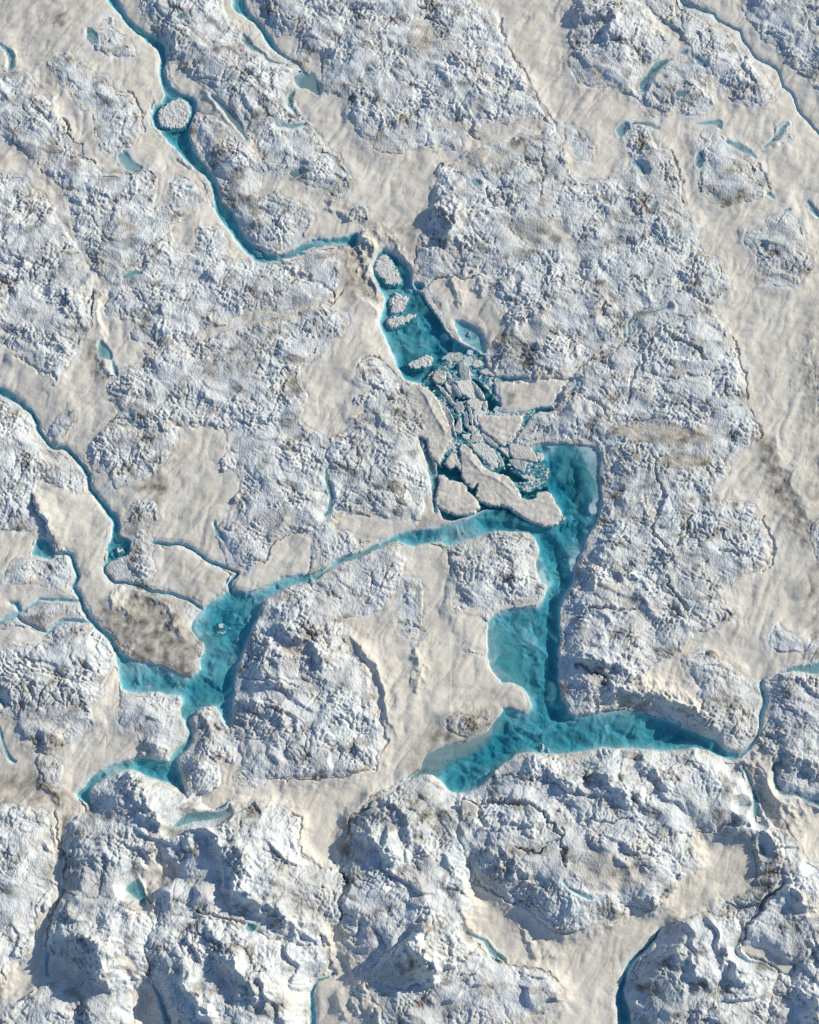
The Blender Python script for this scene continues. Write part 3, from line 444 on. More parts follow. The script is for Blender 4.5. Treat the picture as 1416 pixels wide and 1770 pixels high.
# snow areas read in the picture (ice bodies fill the gaps between them, so neighbours meet along a crack)
SNOW = [P(q) for q in (
 '1225,-140 1265,-140 1275,10 1305,50 1318,74 1338,80 1345,105 1385,133 1416,165 1560,212 1560,890 1412,900 1395,915 1405,960 1416,980 1560,990 1560,1095 1395,1105 1360,1095 1340,1080 1328,1120 1345,1132 1375,1126 1388,1140 1369,1152 1346,1160 1330,1168 1312,1176 1290,1170 1265,1158 1245,1133 1215,1125 1190,1130 1165,1138 1178,1128 1202,1098 1215,1095 1250,1082 1270,1070 1266,1055 1242,1046 1262,1010 1290,1000 1318,985 1332,955 1330,928 1312,903 1305,878 1290,868 1235,872 1222,860 1240,842 1260,815 1252,805 1270,787 1304,765 1312,735 1296,712 1284,695 1288,655 1272,618 1262,600 1252,562 1232,540 1258,512 1258,470 1240,448 1205,440 1210,405 1210,385 1182,368 1178,340 1174,308 1162,278 1145,262 1130,262 1128,240 1118,220 1140,218 1145,203 1220,203 1238,190 1232,172 1222,142 1240,146 1256,166 1276,187 1320,193 1338,180 1336,163 1325,138 1310,110 1284,93 1264,60 1242,53 1232,34 1208,24',
 '800,-140 985,-140 990,30 985,75 990,100 976,115 990,130 1000,150 1020,157 1050,152 1080,165 1100,172 1120,195 1145,205 1140,218 1110,215 1075,222 1085,265 1090,290 1080,300 1060,314 1020,322 985,312 985,280 975,255 958,222 940,190 925,165 905,130 890,108 875,82 862,50 842,20 812,-10',
 '-140,-140 240,-140 250,20 290,95 280,140 262,190 262,215 300,270 345,310 370,360 400,400 440,450 420,450 400,440 385,395 345,395 330,440 310,428 297,405 300,390 345,368 350,362 330,370 290,350 255,365 275,340 262,290 205,305 170,300 150,275 110,225 90,172 60,140 -140,110',
 '-140,225 10,232 70,295 108,332 130,330 110,345 112,372 140,420 155,470 175,480 188,500 185,545 235,560 225,590 245,600 265,620 210,640 180,655 180,690 205,705 205,722 155,765 155,805 190,825 195,845 235,840 280,810 285,795 312,765 312,740 355,742 400,745 385,795 385,820 420,815 400,895 385,905 372,940 400,985 380,980 340,955 265,938 262,920 280,900 270,868 235,865 212,905 180,870 155,840 165,840 150,800 125,785 95,775 70,735 45,705 0,675 -140,660 -140,595 0,605 55,615 90,645 95,675 130,615 165,580 170,540 172,495 150,465 130,420 103,378 60,325 -140,305',
 '60,860 70,830 90,842 130,860 145,855 160,855 198,905 190,935 183,970 180,1000 200,1010 215,1020 240,1012 300,1050 340,1100 350,1130 340,1165 260,1145 200,1110 150,1050 125,1000 120,950 95,940 80,900',
 '-140,922 30,920 65,920 55,960 30,965 8,985 15,1010 60,1010 118,1022 130,1038 70,1042 45,1050 35,1070 -140,1075', '-140,1090 30,1085 55,1090 95,1090 75,1104 50,1108 5,1122 -140,1125', '260,940 330,958 400,990 395,1015 350,1050 300,1022 262,1010 270,985',
 '-140,1210 10,1228 50,1275 75,1302 100,1302 150,1270 175,1250 160,1230 180,1195 198,1140 208,1180 205,1220 215,1258 240,1266 252,1300 220,1310 160,1340 130,1376 155,1400 128,1420 120,1470 120,1500 105,1560 92,1580 90,1650 110,1655 140,1690 150,1702 110,1702 50,1722 20,1738 -140,1775 -140,1732 0,1720 20,1665 62,1632 60,1610 75,1585 92,1572 88,1530 100,1460 97,1420 80,1404 -140,1390',
 '300,610 420,545 480,548 530,545 565,522 600,535 600,580 560,605 512,630 532,690 530,712 515,730 555,755 560,775 600,745 640,712 605,720 640,680 645,670 612,650 618,628 640,620 670,628 705,665 690,640 655,560 665,530 645,460 610,425 590,425 575,435 592,465 588,495 575,510',
 '410,1005 430,985 450,980 465,950 480,935 520,925 550,945 535,985 530,995 470,1005 435,1022 410,1018', '580,890 690,897 740,905 690,925 640,938 600,925 580,915',
 '590,1078 600,1068 660,1058 690,1030 700,1000 695,965 690,945 760,936 780,970 780,1068 845,1062 850,1130 880,1180 915,1205 910,1230 860,1240 740,1310 700,1350 640,1380 600,1430 590,1500 575,1505 540,1490 515,1470 520,1425 500,1400 480,1390 440,1388 400,1395 400,1360 440,1362 470,1342 550,1352 650,1330 664,1300 655,1240 640,1165 600,1110',
 '415,1290 420,1335 400,1345 400,1390 370,1400 340,1385 380,1360 385,1312 400,1325', '592,1600 575,1605 570,1680 545,1700 545,1900 640,1900 668,1760 630,1705 645,1680 625,1672 595,1640',
 '808,1480 820,1520 860,1550 910,1570 940,1600 990,1610 1050,1590 1080,1560 1140,1572 1190,1500 1210,1490 1195,1460 1200,1436 1300,1455 1310,1500 1300,1540 1220,1575 1160,1595 1136,1612 1110,1645 1070,1690 1065,1900 890,1900 900,1760 980,1720 960,1690 935,1676 870,1668 845,1655 805,1610 812,1580',
 '248,1500 275,1478 300,1500 305,1515 270,1540 275,1570 255,1560 245,1520', '240,1690 265,1690 290,1740 305,1900 240,1900 232,1740', '1290,1300 1310,1280 1330,1330 1340,1375 1390,1385 1560,1415 1560,1500 1416,1500 1385,1480 1370,1445 1330,1425 1305,1390 1285,1340',
 '1100,1185 1140,1150 1170,1138 1185,1165 1203,1200 1207,1240 1150,1225 1110,1205 1060,1200', '865,655 950,655 985,648 1040,612 1090,590 1096,568 1075,560 1050,605 1010,627 960,655', '860,652 960,657 1000,652 950,705 910,725 880,765 840,740 865,705', '740,488 780,480 828,480 840,500 862,545 878,562 862,585 845,600 785,555 745,515',
 '560,170 590,162 612,230 660,270 745,262 760,275 750,330 735,390 722,430 712,478 690,440 655,430 610,425 530,410 545,390 545,360 490,345 480,330 440,345 460,300 495,305 530,325 610,345 605,300 570,265 545,225 505,175 500,140 540,110 525,95 560,100',
 '395,-140 385,30 425,65 490,112 520,100 515,90 525,70 490,60 470,70 425,0 425,-140', '345,148 365,165 395,195 425,230 440,245 450,280 460,295 440,265 400,225 360,200 335,190 330,165 300,155 290,110 310,115', '205,-140 240,-140 245,20 270,60 290,100 285,85 220,30',
 '1080,-140 1100,-140 1105,0 1125,20 1172,65 1190,90 1200,105 1180,112 1150,108 1115,130 1100,165 1098,150 1130,105 1155,85 1155,75 1130,55 1125,30', '735,225 750,215 800,215 850,222 900,212 940,205 955,225 900,238 850,252 790,275 760,290 745,270 790,255 798,240 780,222 750,224')]

# ------------------------------------------------------------------ the lattice the ground is computed on
STEP = 1.5
MARG = 96.0
xs = np.arange(-MARG, PW + MARG + STEP, STEP)
ys = np.arange(-MARG, PH + MARG + STEP, STEP)
NX, NY = len(xs), len(ys)
PX, PY = np.meshgrid(xs, ys)
GX, GY = to_ground(PX, PY)
gx, gy = (GX / S).astype(np.float32), (GY / S).astype(np.float32)      # ground, in lattice units
print('lattice', NX, NY, round(time.time() - T0, 1))
# outlines wander a little as real shores and snow edges do
wob = lambda k: (5.0 * noise(gx / 38, gy / 38, 300 + k) + 3.2 * noise(gx / 15, gy / 15, 305 + k) + 1.9 * noise(gx / 7, gy / 7, 310 + k) + .9 * noise(gx / 3.6, gy / 3.6, 320 + k)).astype(np.float64)
WX, WY = PX + wob(0), PY + wob(1)
VX, VY = PX + .42 * (WX - PX), PY + .42 * (WY - PY)                     # calmer version for water

def window(P, pad):
    x0, y0 = P[:, :2].min(0) - pad
    x1, y1 = P[:, :2].max(0) + pad
    i0, i1 = np.searchsorted(xs, [x0, x1])
    j0, j1 = np.searchsorted(ys, [y0, y1])
    return slice(j0, j1), slice(i0, i1)

def shape_sd(shapes, pad, X, Y, wide=0.0):
    """union of ribbons and polygons over the lattice"""
    out = np.full((NY, NX), -float(pad))
    for kind, q in shapes:
        p = pad + (q[:, 2].max() if kind == 'l' else 0)
        w = window(q, p)
        if w[0].start >= w[0].stop or w[1].start >= w[1].stop:
            continue
        d = sd_poly(X[w], Y[w], chaikin(q, 1)) if kind == 'p' else sd_line(X[w], Y[w], q * np.array([1, 1, .82]))
        out[w] = np.maximum(out[w], d)
    return out

# main water: signed distance, owner and depth of the bed
sdW = np.full((NY, NX), -70.0)
bed = np.zeros((NY, NX))
water_sd = []
swirl = fbm(gx / 60 + .6 * noise(gx / 40, gy / 40, 41), gy / 60 + .6 * noise(gx / 40, gy / 40, 42), 43, 4)
swirl2 = fbm(gx / 22 + .8 * noise(gx / 30, gy / 30, 45), gy / 22 + .8 * noise(gx / 30, gy / 30, 46), 47, 3)
for name, label, dep, w, shapes in WATER:
    d = shape_sd(shapes, 70, VX, VY)
    prof = .85 * dep / S * (1 - np.exp(-np.maximum(d, 0) / (.8 * w))) * np.clip(.92 + .40 * swirl + .24 * swirl2, .3, 1.7)
    bed = np.maximum(bed, np.where(d > 0, prof, 0))
    sdW = np.maximum(sdW, d)
    water_sd.append(d)
# shoals and troughs read in the picture: line, change of depth in m
for s, dz in [('978,800,60 990,870,50 985,930,26', 1.3), ('1015,800,26 1022,850,24 1020,880,16', -2.2), ('960,775,20 1025,785,20', -1.6), ('958,1040,14 958,1120,20 958,1200,24 955,1230,24', 1.4), ('860,1100,50 880,1150,50', -1.3), ('905,1100,24 925,1160,30', -.9),
              ('850,910,20 900,915,26 950,945,26 975,990,10', 1.2), ('985,945,22 985,975,26', -1.3), ('938,970,16 945,1010,18', -1.2), ('770,930,16 820,915,14', -1.0), ('1060,1255,60 1090,1265,50', -.5), ('1200,1285,20 1270,1308,14', 1.0), ('1130,1250,20 1180,1270,24', .6),
              ('740,1320,20 790,1290,26 840,1265,20', -2.0), ('800,1350,30 860,1310,30', .6), ('350,1080,40', -1.3), ('400,1040,20 390,1060,30', .8), ('230,1160,30 260,1180,20', -.8), ('340,1140,30 350,1190,30 400,1180,20', .5), ('378,1110,24', -.9), ('400,1220,20 395,1250,14', -.4),
              ('725,490,12 745,540,14 765,575,14 785,600,10', 1.8), ('690,560,30 680,600,30', -.6), ('720,600,60', -.5), ('740,590,20', -.8), ('700,640,40 730,640,30', .9), ('690,500,40', -.9),
              ('500,440,14 550,425,16', -1.8), ('590,418,12 612,420,14', 1.2), ('300,235,16 330,270,14 345,290,12', .4), ('690,928,16 740,925,10', .6), ('600,970,12 650,948,12', -.8), ('870,885,12 895,895,14', 1.6), ('150,1355,16 200,1330,10', -.5), ('250,1325,14 300,1345,14', .6)]:
    q = pts(s)
    wn_ = window(q, 60)
    d = sd_line(VX[wn_], VY[wn_], q)
    bed[wn_] += np.where(sdW[wn_] > 0, dz / S * smooth(-12, 8, d) * np.clip(sdW[wn_] / 6, 0, 1), 0)
melange = shape_sd([P('738,655 762,630 800,612 838,612 842,640 870,652 868,700 857,712 880,715 925,704 926,712 900,752 895,775 930,800 955,815 945,842 900,850 860,830 812,790 757,805 727,770 728,700 712,672')], 10, VX, VY)
gaps = shape_sd([('p', crop(690, 600, 5.446, q)) for q in ('690,310 800,500 850,600 920,560 910,520 820,410 720,310', '510,690 540,660 560,780 620,800 600,840 540,830', '500,480 620,470 640,500 520,520', '590,620 650,600 660,790 620,790', '900,1130 1000,1100 1100,1150 1200,1240 1090,1270 940,1190', '300,330 400,390 380,480 280,380', '960,1000 1040,1060 1020,1120 980,1080')], 10, VX, VY)
bed = np.where(sdW > 0, bed + smooth(-2, 4, melange) * (smooth(-3, 2, gaps) * 7 - bed * .62 * smooth(2, -4, gaps)), bed)
bed = np.where(sdW > 0, np.maximum(bed, .35 + .12 * np.minimum(sdW, 6)), 0)
bed *= 1 + (.05 * noise(gx / 8, gy / 8, 70) + .16 * facets(gx / 30 + .5 * noise(gx / 20, gy / 20, 71), gy / 22, 72)[0]) * smooth(1, 6, sdW)
print('water', round(time.time() - T0, 1))

# ownership of the ice
GROW = 34.0
top1 = np.full((NY, NX), -GROW)
top2 = np.full((NY, NX), -GROW)
own = np.full((NY, NX), -1, int)
hsum, wsum, rsum = np.zeros((NY, NX)), np.full((NY, NX), 1e-9), np.zeros((NY, NX))
for k, (kind, label, H, Rg, poly) in enumerate(ICE):
    w = window(poly, GROW)
    d = sd_poly(WX[w], WY[w], chaikin(poly, 1))
    t1, t2, o = top1[w], top2[w], own[w]
    better = d > t1
    t2[...] = np.where(better, t1, np.maximum(t2, d))
    o[...] = np.where(better, k, o)
    t1[...] = np.where(better, d, t1)
    ww = np.exp(np.clip(d, -GROW, 30) / 10.0) * smooth(-GROW, -GROW + 8, d)
    hsum[w] += ww * H
    rsum[w] += ww * Rg
    wsum[w] += ww
HM, RM = hsum / wsum, rsum / wsum
sdS = np.full((NY, NX), -40.0)
for kind, q in SNOW:
    w = window(q, 40)
    sdS[w] = np.maximum(sdS[w], sd_poly(WX[w], WY[w], chaikin(q, 1)))
# ice reaches its own outline, and beyond it up to the snow, the water or GROW
EFF = np.maximum(top1, np.minimum(top1 + GROW, -sdS))
EFF = np.clip(np.minimum(EFF, -sdW - .2), -14, 60)
SEAM = (top1 - top2) / 2                                               # distance to the neighbouring body
print('ice outlines', round(time.time() - T0, 1))

# relief
dw = np.maximum(-sdW, 0)
flow = gx * .55 + gy * .83                                              # along the wind-worn snow
cross = gx * .83 - gy * .55
und = 2.6 * fbm(gx / 150, gy / 150, 1, 3) + 1.3 * fbm(gx / 48, gy / 48, 5, 2) + 1.0 * fbm(cross / 26, flow / 80, 8, 2)
rip = .25 * noise(cross / 11, flow / 26, 11) + .45 * noise(gx / 16, gy / 11, 12) + .20 * noise(gx / 6.5, gy / 5, 13) + .15 * noise(gx / 3.6, gy / 3.4, 14)
band = smooth(-.1, .5, noise(gx / 70, gy / 70, 15))
fold = noise(cross / 34 + .9 * noise(gx / 60, gy / 60, 170), flow / 110 + .5 * noise(gx / 50, gy / 50, 171), 172)
rip += 2.6 * np.abs(fold) + 1.2 * np.abs(noise(cross / 17 + .9 * noise(gx / 40, gy / 40, 173), flow / 60, 174))
rip += .16 * band * (1.5 * noise(cross / 14 + .4 * noise(gx / 40, gy / 40, 16), flow / 60, 17) + .35 * noise(cross / 6, flow / 22, 18))
base = 2.3 + 5 * (1 - np.exp(-dw / 60))
zland = base + und * smooth(0, 40, dw) + rip * smooth(0, 8, dw)
for s, H, reach in STEPS:
    q = pts(s)
    w = window(q, 90)
    d, sg, tt = signed_line(WX[w], WY[w], q)
    H_, hi = abs(H), (sg > 0) == (H > 0)
    t_ = np.clip(np.minimum(tt, 1 - tt) * 4, 0, 1)
    zland[w] += t_ * H_ * np.where(hi, np.exp(-d / max(reach, 2)), np.exp(-d / 5.0)) * smooth(0, 6, dw[w])

smoothmask = np.zeros((NY, NX))
for kind, q in SMOOTH:
    w = window(q, 14)
    smoothmask[w] = np.maximum(smoothmask[w], smooth(-3, 5, sd_poly(WX[w], WY[w], chaikin(q, 2))))

w1, w2 = 12 * fbm(gx / 75, gy / 75, 21, 2), 12 * fbm(gx / 75, gy / 75, 24, 2)
qx, qy = gx + w1, gy + w2
m1 = smooth(-.35, .35, noise(gx / 95, gy / 95, 27))
m2 = smooth(-.3, .4, noise(gx / 60, gy / 60, 28))
big = 5.0 * (1 - np.abs(fbm(qx / 88, qy / 70, 30, 2))) + 1.5 * np.abs(noise(qx / 40, qy / 34, 33)) * 1.6
c1, e1 = facets(qx / 34, qy / 26, 35)
sx, sy = gx + .6 * w1 + 2.5 * noise(gx / 12, gy / 12, 36), gy + .6 * w2 + 2.5 * noise(gx / 12, gy / 12, 37)
c2, e2 = facets(sx / 12.5, sy / 10, 38)
c3, e3 = facets((sx * .8 + sy * .6) / 5.2, (sy * .8 - sx * .6) / 7.2, 39)
st1 = noise((gx * .87 - gy * .5) / 4.2 + .5 * noise(gx / 20, gy / 20, 120), (gx * .5 + gy * .87) / 17, 121)
st2 = noise((gx * .6 + gy * .8) / 4.6 + .5 * noise(gx / 20, gy / 20, 122), (gx * .8 - gy * .6) / 19, 123)
c4, e4 = facets((sx * .5 - sy * .87) / 8.5, (sy * .5 + sx * .87) / 5.6, 124)
rough = 34 * .05 * c1 * (.4 + .8 * m1) + 12 * .07 * c2 * (.2 + .9 * m2) + 6 * .12 * c3 * (.2 + m2) + 7 * .12 * c4 * (.2 + m1)
rough += .25 * noise(sx / 17, sy / 14, 50) + .30 * noise(gx / 4.4, gy / 4.4, 52) + .22 * noise(gx / 2.8, gy / 2.8, 53)
rough += 1.1 * (st1 * m2 + st2 * (1 - m2)) * smooth(-.3, .4, noise(gx / 42, gy / 42, 125))
for th, lam, sd_, amp in ((.35, 24, 140, .05), (1.15, 15, 143, .06), (2.5, 18, 146, .05), (3.6, 12, 149, .09), (1.9, 34, 152, .05), (.8, 8, 155, .27), (2.2, 7, 158, .27), (5.6, 6.5, 190, .28), (3.0, 9.5, 193, .2), (1.3, 8.5, 196, .22)):
    t_ = (gx * math.cos(th) + gy * math.sin(th)) / lam + 1.0 * noise(gx / (3.4 * lam), gy / (3.4 * lam), sd_) + .30 * noise(gx / (1.1 * lam), gy / (1.1 * lam), sd_ + 1)
    f_ = t_ - np.floor(t_)
    big_ = 40 + 3 * lam
    broken = smooth(-.25, .25, noise((gx * math.cos(th) + gy * math.sin(th)) / (1.6 * lam), (gy * math.cos(th) - gx * math.sin(th)) / (4.5 * lam), sd_ + 1))
    rough += lam * amp * (np.where(f_ < .2, f_ / .2, (1 - f_) / .8) - .5) * smooth(-.2, .35, noise(gx / big_ + sd_, gy / big_, sd_ + 2)) * broken
seams = np.zeros((NY, NX))
for ca, cb, la, lb, sd_ in ((.8, .6, 120, 40, 160), (.5, -.87, 95, 42, 161), (.1, 1., 70, 60, 162), (.75, -.66, 64, 20, 163), (.6, .8, 48, 17, 164)):
    c5, e5 = facets((qx * ca + qy * cb + 6 * noise(gx / 18, gy / 18, sd_)) / la, (qy * ca - qx * cb + 6 * noise(gx / 18, gy / 18, sd_ + 9)) / lb, sd_)
    line = np.exp(-(e5 * lb / 1.3) ** 2) * smooth(-.15, .35, noise(gx / 50, gy / 50, sd_ + 5))
    seams = np.maximum(seams, line)
    rough -= 2.6 * line - lb * .03 * c5
rough -= .9 * smooth(.5, .85, noise(gx / 5.5, gy / 4.5, 126)) * smooth(.0, .6, noise(gx / 60, gy / 60, 127))
rough -= 1.9 * np.exp(-(e1 / .045) ** 2) * smooth(.05, .5, noise(gx / 45, gy / 45, 54))
rough -= 1.0 * np.exp(-(e2 / .08) ** 2) * smooth(.15, .6, noise(gx / 32, gy / 32, 128))
# ledges facing south-west, larger in the lower part of the picture
lt = (gx * .42 + gy * .90) / 62 + 1.3 * noise(gx / 110, gy / 110, 56) + .35 * noise(gx / 30, gy / 30, 55)
saw = lt - np.floor(lt)
low = smooth(900, 1700, PY) * .8 + .25
ledge = 7.5 * low * np.where(saw < .16, saw / .16, (1 - saw) / .84) * smooth(-.15, .45, noise(gx / 75, gy / 75, 57))
ridge_h = np.zeros((NY, NX))
for s, H, ws, wl in RIDGES:
    q = pts(s)
    w = window(q, 3 * max(ws, wl))
    d, sg, tt = signed_line(PX[w] + 2.2 * (WX[w] - PX[w]), PY[w] + 2.2 * (WY[w] - PY[w]), q)
    t_ = smooth(0, .22, np.minimum(tt, 1 - tt))
    H = H * (1.0 if H < 7 else 1.5)
    ridge_h[w] += t_ * H * np.where(sg > 0, np.maximum(0, 1 - d / (1.25 * ws)) ** 1.35, np.exp(-d / (.6 * wl)))
crack_h = np.zeros((NY, NX))
for s, dep in CRACKS:
    q = pts(s)
    w = window(q, 14)
    d = sd_line(WX[w] + .6 * (WX[w] - PX[w]), WY[w] + .6 * (WY[w] - PY[w]), q)
    crack_h[w] = np.minimum(crack_h[w], -1.7 * dep * smooth(-1.9, .7, d))
vein_h = np.zeros((NY, NX))
for s in VEINS:
    q = pts(s)
    w = window(q, 8)
    vein_h[w] = np.maximum(vein_h[w], smooth(-1.2, .8, sd_line(VX[w], VY[w], q)))

zland = zland + ridge_h * smooth(0, 7, dw)
HM = HM * (1 + .65 * smooth(1250, 1500, PY))
bank = .42 * HM * smooth(-GROW, 2, top1) ** 2 * smooth(0, 45, dw)
mingle = smooth(-.25, .35, noise(gx / 28, gy / 28, 64) + .3 * noise(gx / 8, gy / 8, 65))
zland = zland + bank + .26 * rough * smooth(-9, 0, EFF) * mingle * smooth(0, 6, dw)
zland = zland - .7 * np.exp(-(noise(cross / 13 + .8 * noise(gx / 30, gy / 30, 201), flow / 75, 202) / .05) ** 2) * smooth(0, .5, noise(gx / 55, gy / 55, 203)) * smooth(0, 8, dw)
groove = .8 * np.exp(-((EFF + .6) / 1.5) ** 2) * (.4 + .8 * m2)
zland = zland - groove + .8 * np.minimum(crack_h, 0)
zland = np.where(dw > 1.0, np.maximum(zland, .9), zland)
zsnow = zland + (-bed - zland) * smooth(-1.2, 1.3, sdW)

ep = np.maximum(EFF, 0)
b_ = base + und * smooth(0, 40, dw) + bank
calm = .20 + .72 * smooth(-.5, .6, fbm(gx / 70, gy / 70, 60, 3))
rtex = 1.30 * (1 - .32 * smooth(1150, 1400, PY)) * rough * calm * (1 - .85 * smoothmask) + (big - 4) * 1.15 + ledge * (1 - .7 * smoothmask)
edge = .02 + .13 * smooth(.1, .6, noise(gx / 50, gy / 50, 63)) + .06 * smooth(-12, -2, sdW)
zice = b_ + .25 + edge * HM * (1 - np.exp(-ep / 4.0)) + 1.35 * HM * (1 - np.exp(-ep / 52.0)) * (.35 + .65 * smooth(0, 40, dw)) + RM * rtex * smooth(-1.5, 3 + 16 * smooth(-.1, .5, noise(gx / 34, gy / 34, 200)), EFF)
zice += ridge_h * smooth(0, 7, dw) + crack_h * smooth(0, 5, EFF) + 1.1 * vein_h
zice = np.maximum(zice, b_ - .2)
seam = np.exp(-(SEAM / 1.1) ** 2) * smooth(-.35, .2, noise(gx / 30, gy / 30, 61)) * (top2 > -GROW + 1)
zice -= 2.2 * seam * smooth(0, 4, EFF)
zice = np.where(EFF > 0, zice, b_ - .3 - 3.2 * np.maximum(-EFF, 0))
zice = np.where((sdW > -2) & (EFF < 0), np.minimum(zice, zsnow - .3), zice)

# ponds cut into ice and snow alike
ztop = np.where(EFF > 0, zice, zsnow)
pond_info = []
wet = np.zeros((NY, NX))
wet = np.maximum(wet, .8 * smooth(-7, 0, sdW) * (.5 + .5 * swirl2))
for label, dep, shapes in PONDS:
    allp = np.concatenate([q[:, :2] for _, q in shapes])
    w = window(allp, 26)
    d = np.full(ztop[w].shape, -99.0)
    for kind, q in shapes:
        d = np.maximum(d, sd_poly(VX[w], VY[w], chaikin(q, 2)) if kind == 'p' else sd_line(VX[w], VY[w], q))
    d = d - .9
    ring = (d > -5) & (d < 0)
    if not ring.any():
        continue
    lev = float(np.percentile(ztop[w][ring], 22)) - .5
    near_main = sdW[w] > -1
    floor_ = lev - np.minimum(.44 * dep / S * (1 - np.exp(-np.maximum(d, 0) / 3.2)) * np.clip(.85 + .4 * swirl2[w], .4, 1.5), 30) - .15
    lim = np.where(d < 0, lev + .25 + np.maximum(-d, 0) * .75, floor_)
    for arr in [zsnow[w], ztop[w], zice[w]]:
        c = np.where(d > -16, np.minimum(arr, lim), arr)
        c = np.where((d > -5) & (d < -.6), np.maximum(c, lev + .3), c)
        if arr.base is zice:
            c = np.where(EFF[w] > 0, c, arr)
        arr[...] = np.where(near_main, arr, c)
    pond_info.append((label, lev, w, d, w))
    wet[w] = np.maximum(wet[w], smooth(-7, 0, d) * .9)
print('relief', round(time.time() - T0, 1))

# lying dirt and bare blue ice
dirt = .10 * smooth(.0, .8, fbm(gx / 60, gy / 60, 81, 4)) + .05
dn = .65 + .55 * fbm(gx / 16, gy / 16, 86, 3)
for (kind, q), st, soft in DIRT:
    st = min(1.0, 1.85 * st)
    w = window(q, soft * 1.6 + (q[:, 2].max() if kind == 'l' else 0))
    d = sd_poly(WX[w], WY[w], chaikin(q, 1)) if kind == 'p' else sd_line(WX[w], WY[w], q)
    dirt[w] = np.maximum(dirt[w], st * smooth(-soft, soft * .5, d) * np.clip(dn[w], .3, 1.25))
ice_dirt = dirt + .62 * smooth(.12, .95, fbm(gx / 38, gy / 30, 90, 4)) + .26 * smooth(-.2, .8, fbm(gx / 110, gy / 110, 88, 3)) + .18 * smooth(.5, 1.0, fbm(gx / 7, gy / 7, 94, 2))
contact = .42 * np.exp(-((EFF + .4) / 1.3) ** 2) * smooth(-.3, .3, noise(gx / 30, gy / 30, 97))
ice_dirt = ice_dirt + .40 * seams * smooth(-.2, .4, noise(gx / 26, gy / 26, 208)) + .13 * smooth(.1, .9, fbm(gx / 18 + w1 / 10, gy / 13 + w2 / 10, 207, 4))
rill = np.exp(-(noise(cross / 13 + .8 * noise(gx / 30, gy / 30, 201), flow / 75, 202) / .045) ** 2) * smooth(0, .5, noise(gx / 55, gy / 55, 203))
specks = smooth(.62, .8, noise(gx / 3.2, gy / 3.2, 204)) * smooth(.1, .6, noise(gx / 80, gy / 80, 205))
dirt = dirt + contact + .30 * rill + .45 * specks + .14 * smooth(-.2, .8, fbm(cross / 40, flow / 130, 206, 4))
ice_dirt = np.where(EFF < 3, np.maximum(ice_dirt, contact), ice_dirt) + .3 * smooth(-1, 1, -crack_h - 2) * 0
cover = np.clip(smooth(12, 0, EFF + 8 * noise(gx / 14, gy / 14, 66)) * (1 - mingle) + .45 * smooth(.15, .7, fbm(gx / 55, gy / 55, 67, 5)) + .8 * smoothmask, 0, 1)
beddirt = .30 * smooth(.0, .8, fbm(gx / 26 + w1 / 12, gy / 26 + w2 / 12, 68, 4)) + .12 * smooth(0, .6, noise(gx / 7, gy / 7, 69))
blue = np.maximum(.40 * smooth(.25, .9, fbm(gx / 70, gy / 70, 98, 3)), wet)
print('dirt', round(time.time() - T0, 1))

# ------------------------------------------------------------------ materials
def mat(name):
    m = bpy.data.materials.new(name)
    m.use_nodes = True
    nt = m.node_tree
    for n in list(nt.nodes):
        nt.nodes.remove(n)
    out = nt.nodes.new('ShaderNodeOutputMaterial')
    return m, nt, out
def node(nt, t, **kw):
    n = nt.nodes.new(t)
    for k, v in kw.items():
        setattr(n, k, v)
    return n
def attr(nt, name):
    return node(nt, 'ShaderNodeAttribute', attribute_name=name).outputs['Fac']
def mixc(nt, f, a, b):
    n = node(nt, 'ShaderNodeMix', data_type='RGBA')
    for i, v in ((0, f), (6, a), (7, b)):
        if hasattr(v, 'is_output'):
            nt.links.new(v, n.inputs[i])
        else:
            n.inputs[i].default_value = v if i == 0 else (*v, 1)
    return n.outputs[2]
def math_(nt, op, a, b=0.0, clamp=False):
    n = node(nt, 'ShaderNodeMath', operation=op, use_clamp=clamp)
    for i, v in ((0, a), (1, b)):
        if hasattr(v, 'is_output'):
            nt.links.new(v, n.inputs[i])
        else:
            n.inputs[i].default_value = v
    return n.outputs[0]
def tex(nt, scale, detail=4, rough=.6):
    n = node(nt, 'ShaderNodeTexNoise')
    n.inputs['Scale'].default_value = scale
    n.inputs['Detail'].default_value = detail
    n.inputs['Roughness'].default_value = rough
    g = node(nt, 'ShaderNodeNewGeometry')
    nt.links.new(g.outputs['Position'], n.inputs['Vector'])
    return n.outputs['Fac']
